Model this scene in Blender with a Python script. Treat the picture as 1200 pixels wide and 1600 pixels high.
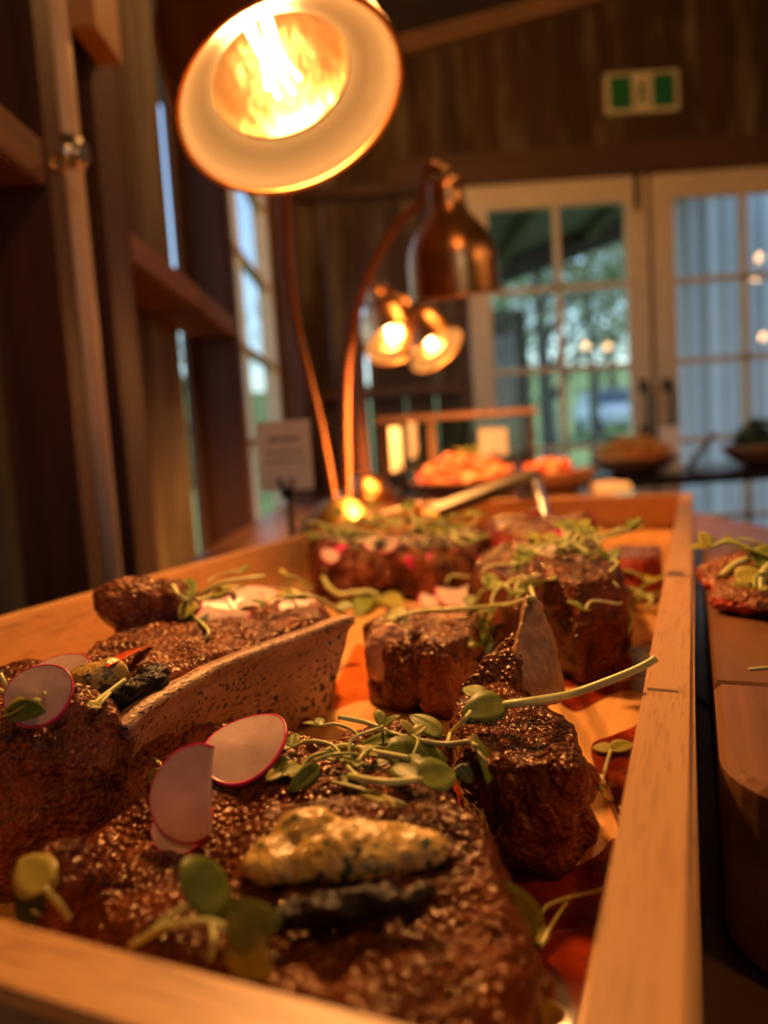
import bpy, bmesh, math, random
from mathutils import Vector, Matrix, noise
from mathutils.bvhtree import BVHTree
from mathutils import geometry as mgeo

for o in list(bpy.data.objects):
    bpy.data.objects.remove(o)
SC = bpy.context.scene
COL = SC.collection
random.seed(7)

# ------------------------------------------------------------------ camera
FPX = 1150.0
CAMZ = 1.055
_up = -Vector((820, -12800, -FPX)).normalized()
_fw = Vector((5, 103, -FPX))
_fw = (_fw - _up * _fw.dot(_up)).normalized()
_rt = _fw.cross(_up).normalized()
CR = Matrix((_rt, _fw, _up))            # camera space -> world space
CAM = Vector((0, 0, CAMZ))
cd = bpy.data.cameras.new('camera')
cam = bpy.data.objects.new('camera', cd)
COL.objects.link(cam)
m4 = CR.to_4x4()
m4.translation = CAM
cam.matrix_world = m4
cd.sensor_fit = 'AUTO'
cd.sensor_width = 36.0
cd.lens = 36.0 * FPX / 1600.0
cd.clip_start = 0.01
cd.clip_end = 400
cd.dof.use_dof = True
cd.dof.focus_distance = 0.262
cd.dof.aperture_fstop = 5.6
SC.camera = cam

# ------------------------------------------------------------------ world, sun, exposure
w = bpy.data.worlds.new('sky_world')
SC.world = w
w.use_nodes = True
nt = w.node_tree
nt.nodes.clear()
sky = nt.nodes.new('ShaderNodeTexSky')
sky.sky_type = 'NISHITA'
sky.sun_disc = False
sky.sun_elevation = math.radians(48)
sky.sun_rotation = math.radians(60)
sky.air_density = 1.3
sky.dust_density = 0.2
sky.ozone_density = 3.5
bgn = nt.nodes.new('ShaderNodeBackground')
bgn.inputs['Strength'].default_value = 0.25
wo = nt.nodes.new('ShaderNodeOutputWorld')
nt.links.new(sky.outputs[0], bgn.inputs[0])
nt.links.new(bgn.outputs[0], wo.inputs[0])

sd = bpy.data.lights.new('sun', 'SUN')
sd.energy = 2.4
sd.angle = 0.02
sd.color = (1.0, 0.93, 0.78)
so = bpy.data.objects.new('sun', sd)
COL.objects.link(so)
so.location = (20, 8, 30)
so.rotation_euler = Vector((-0.8, -0.25, -0.9)).to_track_quat('-Z', 'Y').to_euler()

SC.view_settings.view_transform = 'Standard'
SC.view_settings.look = 'None'
SC.view_settings.gamma = 1.0
SC.view_settings.use_curve_mapping = False
SC.view_settings.exposure = 0.6
SC.cycles.use_denoising = True
SC.cycles.max_bounces = 8
SC.cycles.transparent_max_bounces = 12
SC.cycles.caustics_reflective = False
SC.cycles.caustics_refractive = False
SC.cycles.sample_clamp_indirect = 4.0

# ------------------------------------------------------------------ pixel helpers
def ray(px, py):
    return CR @ Vector((px - 600.0, 800.0 - py, -FPX))
def PZ(px, py, dz):
    """point on the horizontal plane dz metres above (negative: below) the camera"""
    r = ray(px, py)
    return CAM + r * (dz / r.z)
def PD(px, py, d):
    """point at distance d along the room's depth axis"""
    r = ray(px, py)
    return CAM + r * (d / r.y)

# ------------------------------------------------------------------ node helpers
def new_mat(name):
    m = bpy.data.materials.new(name)
    m.use_nodes = True
    n = m.node_tree
    n.nodes.clear()
    out = n.nodes.new('ShaderNodeOutputMaterial')
    return m, n, out
def N(n, t, **kw):
    x = n.nodes.new(t)
    for k, v in kw.items():
        if k in x.inputs:
            x.inputs[k].default_value = v
        else:
            setattr(x, k, v)
    return x
def c4(c):
    return (c[0], c[1], c[2], 1.0)
def ramp(n, stops):
    r = n.nodes.new('ShaderNodeValToRGB')
    e = r.color_ramp.elements
    while len(e) < len(stops):
        e.new(0.5)
    for i, (p, c) in enumerate(stops):
        e[i].position = p
        e[i].color = c4(c) if len(c) == 3 else c
    return r
def bsdf(n, out, **kw):
    b = n.nodes.new('ShaderNodeBsdfPrincipled')
    for k, v in kw.items():
        b.inputs[k].default_value = c4(v) if isinstance(v, tuple) and len(v) == 3 else v
    n.links.new(b.outputs[0], out.inputs[0])
    return b
def coords(n, scale=(1, 1, 1), kind='Object', rot=(0, 0, 0)):
    tc = n.nodes.new('ShaderNodeTexCoord')
    mp = n.nodes.new('ShaderNodeMapping')
    mp.inputs['Scale'].default_value = scale
    mp.inputs['Rotation'].default_value = rot
    n.links.new(tc.outputs[kind], mp.inputs[0])
    return mp.outputs[0]
def bump(n, height, strength, dist, normal=None):
    b = N(n, 'ShaderNodeBump')
    b.inputs['Strength'].default_value = strength
    b.inputs['Distance'].default_value = dist
    n.links.new(height, b.inputs['Height'])
    if normal is not None:
        n.links.new(normal, b.inputs['Normal'])
    return b.outputs[0]

def plain(name, col, rough=0.5, metal=0.0, var=0.12, scale=60, bmp=0.0, **kw):
    """plain procedural material: colour with a little noise variation"""
    m, n, out = new_mat(name)
    b = bsdf(n, out, Roughness=rough, Metallic=metal, **kw)
    v = coords(n, (scale,) * 3)
    nz = N(n, 'ShaderNodeTexNoise', Scale=1.0, Detail=4.0)
    n.links.new(v, nz.inputs['Vector'])
    r = ramp(n, [(0.3, tuple(x * (1 - var) for x in col)), (0.7, tuple(min(1, x * (1 + var)) for x in col))])
    n.links.new(nz.outputs[0], r.inputs[0])
    n.links.new(r.outputs[0], b.inputs['Base Color'])
    if bmp:
        n.links.new(bump(n, nz.outputs[0], bmp, 0.5 / scale), b.inputs['Normal'])
    return m

def wood(name, dark, light, axis='Y', freq=1.0, rough=0.5, contrast=1.0, bmp=0.15, fleck=None, wear=None):
    """grain stretched along one local axis, with random offset per object"""
    m, n, out = new_mat(name)
    b = bsdf(n, out, Roughness=rough)
    sc = {'X': (2.2, 55, 55), 'Y': (55, 2.2, 55), 'Z': (55, 55, 2.2)}[axis]
    v0 = coords(n, tuple(s * freq for s in sc))
    oi = n.nodes.new('ShaderNodeObjectInfo')
    mul = N(n, 'ShaderNodeVectorMath', operation='SCALE')
    cmb = n.nodes.new('ShaderNodeCombineXYZ')
    for i in range(3):
        n.links.new(oi.outputs['Random'], cmb.inputs[i])
    mul.inputs['Scale'].default_value = 37.0
    n.links.new(cmb.outputs[0], mul.inputs[0])
    add = N(n, 'ShaderNodeVectorMath', operation='ADD')
    n.links.new(v0, add.inputs[0]); n.links.new(mul.outputs[0], add.inputs[1])
    n1 = N(n, 'ShaderNodeTexNoise', Scale=1.0, Detail=6.0, Roughness=0.62, Distortion=0.35)
    n.links.new(add.outputs[0], n1.inputs['Vector'])
    r = ramp(n, [(0.5 - 0.22 / contrast, dark), (0.5 + 0.2 / contrast, light)])
    n.links.new(n1.outputs[0], r.inputs[0])
    colr = r.outputs[0]
    # tone of each piece
    hs = N(n, 'ShaderNodeHueSaturation')
    mr = N(n, 'ShaderNodeMapRange')
    mr.inputs['To Min'].default_value = 0.78; mr.inputs['To Max'].default_value = 1.2
    n.links.new(oi.outputs['Random'], mr.inputs[0])
    n.links.new(mr.outputs[0], hs.inputs['Value'])
    n.links.new(colr, hs.inputs['Color'])
    colr = hs.outputs[0]
    if fleck:
        sc2 = {'X': (60, 900, 900), 'Y': (900, 60, 900), 'Z': (900, 900, 60)}[axis]
        v2 = coords(n, sc2)
        n2 = N(n, 'ShaderNodeTexNoise', Scale=1.0, Detail=2.0)
        n.links.new(v2, n2.inputs['Vector'])
        r2 = ramp(n, [(0.34, (1, 1, 1)), (0.46, (0, 0, 0))])
        n.links.new(n2.outputs[0], r2.inputs[0])
        mx = N(n, 'ShaderNodeMix', data_type='RGBA')
        n.links.new(r2.outputs[0], mx.inputs[0])
        n.links.new(colr, mx.inputs[6])
        mx.inputs[7].default_value = c4(fleck)
        colr = mx.outputs[2]
    if wear:
        v3 = coords(n, {'X': (1.2, 9, 9), 'Y': (9, 1.2, 9), 'Z': (9, 9, 1.2)}[axis])
        ad3 = N(n, 'ShaderNodeVectorMath', operation='ADD')
        n.links.new(v3, ad3.inputs[0]); n.links.new(mul.outputs[0], ad3.inputs[1])
        n3 = N(n, 'ShaderNodeTexNoise', Scale=1.0, Detail=5.0, Roughness=0.65)
        n.links.new(ad3.outputs[0], n3.inputs['Vector'])
        r3 = ramp(n, [(0.5, (0, 0, 0)), (0.68, (1, 1, 1))])
        n.links.new(n3.outputs[0], r3.inputs[0])
        mx = N(n, 'ShaderNodeMix', data_type='RGBA')
        n.links.new(r3.outputs[0], mx.inputs[0])
        n.links.new(colr, mx.inputs[6])
        mx.inputs[7].default_value = c4(wear)
        colr = mx.outputs[2]
    n.links.new(colr, b.inputs['Base Color'])
    n.links.new(bump(n, n1.outputs[0], bmp, 0.003), b.inputs['Normal'])
    return m

def glass_mat(name, tint=(1, 1, 1), ior=1.45, gloss=1.0):
    m, n, out = new_mat(name)
    tr = N(n, 'ShaderNodeBsdfTransparent'); tr.inputs[0].default_value = c4(tint)
    gl = N(n, 'ShaderNodeBsdfGlossy'); gl.inputs['Roughness'].default_value = 0.0
    fr = N(n, 'ShaderNodeFresnel'); fr.inputs['IOR'].default_value = ior
    mu = N(n, 'ShaderNodeMath', operation='MULTIPLY'); mu.inputs[1].default_value = gloss
    n.links.new(fr.outputs[0], mu.inputs[0])
    ge = n.nodes.new('ShaderNodeNewGeometry')          # only the outer face mirrors; the inner face would mirror totally
    sb = N(n, 'ShaderNodeMath', operation='SUBTRACT'); sb.inputs[0].default_value = 1.0
    n.links.new(ge.outputs['Backfacing'], sb.inputs[1])
    m2_ = N(n, 'ShaderNodeMath', operation='MULTIPLY')
    n.links.new(mu.outputs[0], m2_.inputs[0]); n.links.new(sb.outputs[0], m2_.inputs[1])
    mx = n.nodes.new('ShaderNodeMixShader')
    n.links.new(m2_.outputs[0], mx.inputs[0])
    n.links.new(tr.outputs[0], mx.inputs[1]); n.links.new(gl.outputs[0], mx.inputs[2])
    n.links.new(mx.outputs[0], out.inputs[0])
    return m

def emit_mat(name, col, strength):
    m, n, out = new_mat(name)
    e = N(n, 'ShaderNodeEmission')
    e.inputs[0].default_value = c4(col); e.inputs[1].default_value = strength
    n.links.new(e.outputs[0], out.inputs[0])
    return m

def meat_mat(name, crust_d, crust_l, side_d, side_l, grain=720, gloss=0.3, strip=False):
    """seared crust on upward faces, red-brown cut meat on the sides"""
    m, n, out = new_mat(name)
    b = bsdf(n, out, Roughness=gloss)
    b.inputs['Specular IOR Level'].default_value = 0.42
    b.inputs['Specular Tint'].default_value = (1.0, 0.72, 0.45, 1)
    v = coords(n, (1, 1, 1))
    big = N(n, 'ShaderNodeTexNoise', Scale=42.0, Detail=5.0, Roughness=0.6); n.links.new(v, big.inputs['Vector'])
    fin = N(n, 'ShaderNodeTexNoise', Scale=320.0, Detail=4.0, Roughness=0.6); n.links.new(v, fin.inputs['Vector'])
    vs = coords(n, (60, 60, 420))
    fib = N(n, 'ShaderNodeTexNoise', Scale=1.0, Detail=4.0); 
    vfib = coords(n, (260, 70, 70), rot=(0, 0, 0.9)); n.links.new(vfib, fib.inputs['Vector'])
    mixn = N(n, 'ShaderNodeMath', operation='ADD'); n.links.new(big.outputs[0], mixn.inputs[0])
    fm = N(n, 'ShaderNodeMath', operation='MULTIPLY'); fm.inputs[1].default_value = 0.5
    n.links.new(fin.outputs[0], fm.inputs[0]); n.links.new(fm.outputs[0], mixn.inputs[1])
    rc = ramp(n, [(0.55, crust_d), (0.75, tuple(0.5 * (a + c) for a, c in zip(crust_d, crust_l))), (0.95, crust_l)])
    n.links.new(mixn.outputs[0], rc.inputs[0])
    mix2 = N(n, 'ShaderNodeMath', operation='ADD'); n.links.new(big.outputs[0], mix2.inputs[0])
    fm2 = N(n, 'ShaderNodeMath', operation='MULTIPLY'); fm2.inputs[1].default_value = 0.55
    n.links.new(fib.outputs[0], fm2.inputs[0]); n.links.new(fm2.outputs[0], mix2.inputs[1])
    rs = ramp(n, [(0.56, side_d), (0.76, tuple(0.5 * (a + c) for a, c in zip(side_d, side_l))), (0.98, side_l)])
    n.links.new(mix2.outputs[0], rs.inputs[0])
    ge = n.nodes.new('ShaderNodeNewGeometry')
    sp = n.nodes.new('ShaderNodeSeparateXYZ'); n.links.new(ge.outputs['Normal'], sp.inputs[0])
    nn = N(n, 'ShaderNodeMath', operation='ADD')
    nb = N(n, 'ShaderNodeMath', operation='MULTIPLY_ADD'); nb.inputs[1].default_value = 0.9; nb.inputs[2].default_value = -0.45
    n.links.new(big.outputs[0], nb.inputs[0])
    n.links.new(sp.outputs['Z'], nn.inputs[0]); n.links.new(nb.outputs[0], nn.inputs[1])
    rm = ramp(n, [(0.35, (0, 0, 0)), (0.7, (1, 1, 1))]); n.links.new(nn.outputs[0], rm.inputs[0])
    mx = N(n, 'ShaderNodeMix', data_type='RGBA')
    n.links.new(rm.outputs[0], mx.inputs[0]); n.links.new(rs.outputs[0], mx.inputs[6]); n.links.new(rc.outputs[0], mx.inputs[7])
    n.links.new(mx.outputs[2], b.inputs['Base Color'])
    # relief: fine bubbly crust + fibres
    vo = N(n, 'ShaderNodeTexVoronoi', Scale=float(grain)); n.links.new(v, vo.inputs['Vector'])
    vo.feature = 'SMOOTH_F1'
    inv = N(n, 'ShaderNodeMath', operation='MULTIPLY'); inv.inputs[1].default_value = -1.0
    n.links.new(vo.outputs['Distance'], inv.inputs[0])
    b1 = bump(n, inv.outputs[0], 0.9, 1.3 / grain)
    b2 = bump(n, fin.outputs[0], 0.3, 0.002, b1)
    b3 = bump(n, fib.outputs[0], 0.25, 0.0025, b2)
    n.links.new(b3, b.inputs['Normal'])
    rr = ramp(n, [(0.3, (gloss * 0.55,) * 3), (0.7, (min(1, gloss * 1.5),) * 3)]); n.links.new(big.outputs[0], rr.inputs[0])
    n.links.new(rr.outputs[0], b.inputs['Roughness'])
    return m

# ------------------------------------------------------------------ object helpers
def tag(o, label=None, cat=None, group=None, kind=None):
    if label: o['label'] = label
    if cat: o['category'] = cat
    if group: o['group'] = group
    if kind: o['kind'] = kind
    return o
def thing(name, label, cat, mat4=None, group=None):
    o = bpy.data.objects.new(name, None)
    COL.objects.link(o)
    o.empty_display_size = 0.02
    if mat4 is not None:
        o.matrix_world = mat4 if isinstance(mat4, Matrix) else Matrix.Translation(mat4)
    return tag(o, label, cat, group)
WM = {}
def world_of(o):
    m = o.matrix_basis.copy()
    p = o.parent
    while p:
        m = p.matrix_basis @ m
        p = p.parent
    return m
def mk(name, vf, mat, parent=None, smooth=False, org=None, local=False):
    """one mesh object; vertices are in world space unless local"""
    verts, faces = vf
    me = bpy.data.meshes.new(name)
    if parent is not None:
        base = world_of(parent)
        if not local:
            iv = base.inverted()
            verts = [iv @ Vector(v) for v in verts]
    elif org is not None and not local:
        og = Vector(org)
        verts = [Vector(v) - og for v in verts]
    me.from_pydata([tuple(v) for v in verts], [], faces)
    me.update()
    bm = bmesh.new(); bm.from_mesh(me)
    bmesh.ops.recalc_face_normals(bm, faces=bm.faces)
    bm.to_mesh(me); bm.free()
    if smooth:
        me.polygons.foreach_set('use_smooth', [True] * len(me.polygons))
    if mat is not None:
        me.materials.append(mat)
    o = bpy.data.objects.new(name, me)
    COL.objects.link(o)
    if parent is not None:
        o.parent = parent
    elif org is not None:
        o.location = org
    return o
def struct(o):
    o['kind'] = 'structure'
    return o
def copy_tree(o, parent=None):
    c = o.copy()
    COL.objects.link(c)
    c.parent = parent
    for ch in o.children:
        copy_tree(ch, c)
    return c

# ------------------------------------------------------------------ shape helpers (all return (verts, faces))
def box(x0, x1, y0, y1, z0, z1, bev=0.0):
    if bev <= 0:
        v = [Vector((x, y, z)) for z in (z0, z1) for x, y in ((x0, y0), (x1, y0), (x1, y1), (x0, y1))]
        f = [(0, 3, 2, 1), (4, 5, 6, 7), (0, 1, 5, 4), (1, 2, 6, 5), (2, 3, 7, 6), (3, 0, 4, 7)]
        return v, f
    bm = bmesh.new()
    bmesh.ops.create_cube(bm, size=1.0)
    for q in bm.verts:
        q.co = Vector(((x0 + x1) / 2 + q.co.x * (x1 - x0), (y0 + y1) / 2 + q.co.y * (y1 - y0), (z0 + z1) / 2 + q.co.z * (z1 - z0)))
    bmesh.ops.bevel(bm, geom=list(bm.edges), offset=bev, segments=2, affect='EDGES')
    return from_bm(bm)
def from_bm(bm):
    bm.verts.index_update()
    v = [q.co.copy() for q in bm.verts]
    f = [tuple(x.index for x in p.verts) for p in bm.faces]
    bm.free()
    return v, f
def xf(vf, M):
    return [M @ Vector(v) for v in vf[0]], vf[1]
def join(*parts):
    V, F = [], []
    for v, f in parts:
        k = len(V)
        V += list(v)
        F += [tuple(i + k for i in p) for p in f]
    return V, F
def smooth_path(pts, n=8):
    """Catmull-Rom through points"""
    pts = [Vector(p) for p in pts]
    if len(pts) < 3:
        return pts
    P = [pts[0] * 2 - pts[1]] + pts + [pts[-1] * 2 - pts[-2]]
    out = []
    for i in range(1, len(P) - 2):
        a, b, c, d = P[i - 1], P[i], P[i + 1], P[i + 2]
        for k in range(n):
            t = k / n
            out.append(0.5 * ((2 * b) + (c - a) * t + (2 * a - 5 * b + 4 * c - d) * t * t + (3 * b - a - 3 * c + d) * t ** 3))
    out.append(pts[-1])
    return out
def tube(path, rad, seg=8, cap=True):
    """tube along a list of points; rad is a number or a function of 0..1"""
    n = len(path)
    V, F = [], []
    t0 = (path[1] - path[0]).normalized()
    up = Vector((0, 0, 1)) if abs(t0.z) < 0.9 else Vector((1, 0, 0))
    u = t0.cross(up).normalized()
    for i, p in enumerate(path):
        t = (path[min(i + 1, n - 1)] - path[max(i - 1, 0)]).normalized()
        u = (u - t * u.dot(t)).normalized()
        wv = t.cross(u)
        r = rad(i / (n - 1)) if callable(rad) else rad
        for k in range(seg):
            a = 2 * math.pi * k / seg
            V.append(p + u * (r * math.cos(a)) + wv * (r * math.sin(a)))
    for i in range(n - 1):
        for k in range(seg):
            a, b = i * seg + k, i * seg + (k + 1) % seg
            F.append((a, b, b + seg, a + seg))
    if cap:
        F.append(tuple(range(seg))[::-1])
        F.append(tuple((n - 1) * seg + k for k in range(seg)))
    return V, F
def lathe(prof, seg=32, M=None):
    """revolve (r, z) profile around local z"""
    V, F = [], []
    for r, z in prof:
        for k in range(seg):
            a = 2 * math.pi * k / seg
            V.append(Vector((r * math.cos(a), r * math.sin(a), z)))
    for i in range(len(prof) - 1):
        for k in range(seg):
            a, b = i * seg + k, i * seg + (k + 1) % seg
            F.append((a, b, b + seg, a + seg))
    if prof[0][0] > 1e-5: pass
    vf = (V, F)
    return xf(vf, M) if M is not None else vf
def axis_frame(origin, zdir, hint=Vector((1, 0, 0))):
    z = Vector(zdir).normalized()
    x = (hint - z * hint.dot(z)).normalized()
    y = z.cross(x)
    M = Matrix((x, y, z)).transposed().to_4x4()
    M.translation = origin
    return M
def prism(poly, z0, z1):
    """poly: list of (x, y); straight sided"""
    n = len(poly)
    V = [Vector((x, y, z0)) for x, y in poly] + [Vector((x, y, z1)) for x, y in poly]
    F = [tuple(range(n))[::-1], tuple(range(n, 2 * n))]
    F += [(i, (i + 1) % n, (i + 1) % n + n, i + n) for i in range(n)]
    return V, F
def plank_y(a0, a1, b0, b1, c0, c1):
    return box(a0, a1, b0, b1, c0, c1)

# ------------------------------------------------------------------ materials
M_TRAY = wood('tray_oak', (0.50, 0.27, 0.11), (0.66, 0.38, 0.17), 'Y', 1.0, 0.42, 1.0, 0.12, fleck=(0.36, 0.19, 0.08))
M_TRAYX = wood('tray_oak_cross', (0.50, 0.27, 0.11), (0.66, 0.38, 0.17), 'X', 1.0, 0.42, 1.0, 0.12, fleck=(0.36, 0.19, 0.08))
M_TRAYFLOOR = wood('tray_floor_oak', (0.46, 0.24, 0.08), (0.66, 0.38, 0.15), 'Y', 1.4, 0.24, 1.0, 0.08)
M_WALNUT = wood('walnut_board', (0.085, 0.038, 0.018), (0.24, 0.105, 0.05), 'Y', 0.9, 0.38, 1.1, 0.25)
M_TABLE = wood('dark_table', (0.07, 0.035, 0.018), (0.16, 0.08, 0.04), 'Y', 0.6, 0.3, 1.0, 0.2)
M_STUD = wood('stained_stud', (0.04, 0.015, 0.008), (0.125, 0.045, 0.024), 'Z', 0.8, 0.6, 1.0, 0.4)
M_NOG = wood('stained_nogging', (0.09, 0.04, 0.022), (0.23, 0.105, 0.055), 'Y', 0.8, 0.6, 1.0, 0.4)
M_CLAD = wood('weathered_cladding', (0.03, 0.013, 0.007), (0.095, 0.045, 0.024), 'Z', 0.7, 0.8, 1.0, 0.5, wear=(0.24, 0.19, 0.11))
M_GREYW = wood('grey_weathered_board', (0.07, 0.05, 0.032), (0.18, 0.135, 0.085), 'Z', 0.9, 0.8, 1.0, 0.6, wear=(0.25, 0.22, 0.17))
M_BEAMX = wood('dark_beam', (0.06, 0.022, 0.012), (0.15, 0.06, 0.03), 'X', 0.7, 0.65, 1.0, 0.4)
M_RAFT = wood('rafter_timber', (0.19, 0.10, 0.05), (0.34, 0.19, 0.10), 'X', 0.6, 0.65, 1.0, 0.4)
M_PALE = wood('pale_timber', (0.36, 0.19, 0.08), (0.52, 0.29, 0.13), 'Z', 0.9, 0.55, 1.0, 0.3)
M_WHITE = plain('cream_paint', (0.74, 0.58, 0.40), 0.45, var=0.06, scale=14, bmp=0.1)
M_PIPE = plain('cream_pvc', (0.80, 0.60, 0.45), 0.35, var=0.05, scale=12)
M_STEEL = plain('brushed_steel', (0.62, 0.6, 0.58), 0.28, 1.0, var=0.08, scale=90)
M_BLACKM = plain('black_metal', (0.02, 0.018, 0.017), 0.35, 0.6, var=0.2, scale=50)
M_BLACK = plain('black_plastic', (0.015, 0.014, 0.014), 0.38, var=0.2, scale=40)
M_BLACKTOP = plain('black_table_top', (0.016, 0.014, 0.014), 0.22, var=0.25, scale=25)
M_COPPER = plain('aged_copper', (0.72, 0.36, 0.15), 0.3, 1.0, var=0.1, scale=25)
M_BRASS = plain('brass', (0.62, 0.42, 0.15), 0.38, 1.0, var=0.08, scale=30)
M_NECK = None
M_LINER = plain('cream_enamel', (0.34, 0.31, 0.25), 0.35, var=0.03, scale=20)
M_GLASS = glass_mat('window_glass', (0.93, 0.96, 0.95), 1.45, 1.0)
M_BULB = glass_mat('bulb_glass', (1.0, 0.97, 0.92), 1.35, 0.8)
M_DGLASS = glass_mat('display_glass', (0.72, 0.88, 0.78), 1.45, 1.0)
M_REFL = plain('bulb_reflector', (0.50, 0.32, 0.17), 0.3, 0.85, var=0.12, scale=40, bmp=0.3)
M_CARD = plain('white_card', (0.82, 0.79, 0.76), 0.7, var=0.03, scale=30)
M_INK = plain('printed_ink', (0.06, 0.05, 0.05), 0.7, var=0.1, scale=30)
M_FLOOR = wood('floor_timber', (0.07, 0.04, 0.025), (0.15, 0.09, 0.05), 'Y', 0.5, 0.6, 1.0, 0.3)
M_ROOF = plain('roof_iron', (0.10, 0.10, 0.115), 0.5, 0.4, var=0.25, scale=4)
M_GREEN = plain('exit_green', (0.01, 0.16, 0.055), 0.5, var=0.06, scale=40)
M_EXITW = plain('exit_white', (0.75, 0.68, 0.5), 0.5, var=0.06, scale=40)
def ribbed(name, col, rough, metal):
    m, n, out = new_mat(name)
    b = bsdf(n, out, Roughness=rough, Metallic=metal)
    b.inputs['Base Color'].default_value = c4(col)
    v = coords(n, (1, 1, 1))
    wv = N(n, 'ShaderNodeTexWave', Scale=46.0); wv.bands_direction = 'Z'
    n.links.new(v, wv.inputs['Vector'])
    n.links.new(bump(n, wv.outputs[1], 0.9, 0.004), b.inputs['Normal'])
    return m
M_NECK = ribbed('ribbed_copper_hose', (0.38, 0.17, 0.09), 0.45, 1.0)
FIL1 = emit_mat('filament_glow', (1.0, 0.60, 0.22), 24.0)
FIL2 = emit_mat('filament_glow_far', (1.0, 0.56, 0.19), 40.0)

# ------------------------------------------------------------------ the room
XF, XB = -0.33, -0.43          # stud faces / cladding face of the left wall
DB = 3.5                       # back wall
XR, YN = 3.6, -3.6             # far right wall, wall behind the viewer
def roof_z(x):
    return 2.83 + 0.19 * (x - 0.0)

fl = struct(mk('floor', box(XB - 0.2, XR, YN, DB + 0.1, -0.05, -0.012), M_FLOOR))
i = 0
x = XB - 0.2
while x < 2.3:
    mk('floorboard', box(x, x + 0.136, YN, DB + 0.1, -0.012, 0.0, 0), M_FLOOR, fl)
    x += 0.139

# left wall ------------------------------------------------------------------
wl = struct(mk('wall_left', box(XB - 0.075, XB - 0.055, YN, -0.6, 0, 2.75), M_CLAD))
# cladding boards (vertical), with a light gap where daylight shows
wy = 0.0
WIN_Y0, WIN_Y1, WIN_Z0, WIN_Z1 = 1.84, 3.08, CAMZ - 0.30, CAMZ + 1.32
edges = [-0.6, -0.42, -0.2, 0.05, 0.27, 0.50, 0.74, 0.96, 1.16, 1.40, 1.665]
for a, b in zip(edges[:-1], edges[1:]):
    g = 0.060 if abs(b - 1.665) < 1e-6 else 0.0015
    mt = M_GREYW if abs(a - 1.40) < 1e-6 else M_CLAD
    mk('cladding_board', box(XB - (0.012 if g > 0.05 else 0.022 + 0.004 * random.random()), XB - 0.002 * random.random(), a, b - g, 0, 2.75), mt, wl)
mk('cladding_board', box(XB - 0.012, XB, 1.665, WIN_Y0, 0, 2.75), M_CLAD, wl)
for a, b in ((WIN_Y0, 2.26), (2.26, 2.68), (2.68, WIN_Y1)):
    mk('cladding_board', box(XB - 0.024, XB, a, b - 0.002, 0, WIN_Z0), M_CLAD, wl)
    mk('cladding_board', box(XB - 0.024, XB, a, b - 0.002, WIN_Z1, 2.75), M_CLAD, wl)
mk('cladding_board', box(XB - 0.024, XB, WIN_Y1, 3.3, 0, 2.75), M_CLAD, wl)
mk('cladding_board', box(XB - 0.024, XB, 3.302, DB + 0.1, 0, 2.75), M_CLAD, wl)
# studs
for y0, y1, z0 in ((-0.5, -0.4, 0), (0.20, 0.245, 0), (0.78, 0.83, 0), (0.93, 1.02, 0), (1.725, 1.775, 0), (3.1, 3.19, 0)):
    mk('stud', box(XB, XF, y0, y1, z0, 2.72, 0.003), M_STUD, wl)
# noggings between the studs
mk('nogging', box(XB, XF, 0.248, 0.777, CAMZ + 0.285, CAMZ + 0.332, 0.003), M_NOG, wl)
mk('nogging', box(XB, XF, 1.023, 1.40, CAMZ + 0.273, CAMZ + 0.316, 0.003), M_NOG, wl)
mk('nogging', box(XB, XF, 1.403, 1.722, CAMZ + 0.271, CAMZ + 0.314, 0.003), M_NOG, wl)
mk('nogging', box(XB, XF, 0.248, 0.777, CAMZ - 0.5, CAMZ - 0.455, 0.003), M_NOG, wl)
mk('weathered_batten', box(XB, -0.396, 0.752, 0.778, 0, CAMZ + 0.28, 0.002), M_GREYW, wl)
mk('timber_block', box(XF, -0.300, 0.878, 0.964, CAMZ + 0.493, CAMZ + 1.0, 0.002), M_PALE, wl)
mk('wall_plate', box(XB - 0.02, XF, YN, DB, 2.68, 2.75), M_NOG, wl)

# window in the left wall
wn = struct(mk('window_1', box(XB - 0.05, XB + 0.004, WIN_Y0, WIN_Y0 + 0.05, WIN_Z0, WIN_Z1), M_WHITE))
mk('window_frame', box(XB - 0.05, XB + 0.004, WIN_Y1 - 0.06, WIN_Y1, WIN_Z0, WIN_Z1), M_WHITE, wn)
mk('window_frame', box(XB - 0.05, XB + 0.004, WIN_Y0 + 0.05, WIN_Y1 - 0.06, WIN_Z0, WIN_Z0 + 0.04), M_WHITE, wn)
mk('window_frame', box(XB - 0.05, XB + 0.004, WIN_Y0 + 0.05, WIN_Y1 - 0.06, WIN_Z1 - 0.05, WIN_Z1), M_WHITE, wn)
mk('window_sill', box(XB - 0.03, XF + 0.02, WIN_Y0 + 0.01, WIN_Y1, WIN_Z0 - 0.028, WIN_Z0 - 0.002, 0.003), M_NOG, wn)
zs = [WIN_Z0 + 0.04, CAMZ + 0.04, CAMZ + 0.35, CAMZ + 0.66, CAMZ + 0.97, WIN_Z1 - 0.05]
for z in zs[1:-1]:
    mk('muntin', box(XB - 0.04, XB - 0.008, WIN_Y0 + 0.05, WIN_Y1 - 0.06, z - 0.011, z + 0.011), M_WHITE, wn)
ym = 0.5 * (WIN_Y0 + WIN_Y1)
for k in range(5):
    for a, b in ((WIN_Y0 + 0.05, ym - 0.008), (ym + 0.008, WIN_Y1 - 0.06)):
        mk('pane', box(XB - 0.026, XB - 0.022, a, b, zs[k], zs[k + 1]), M_GLASS, wn)
mk('muntin', box(XB - 0.04, XB - 0.008, ym - 0.011, ym + 0.011, WIN_Z0 + 0.04, WIN_Z1 - 0.05), M_WHITE, wn)

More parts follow.
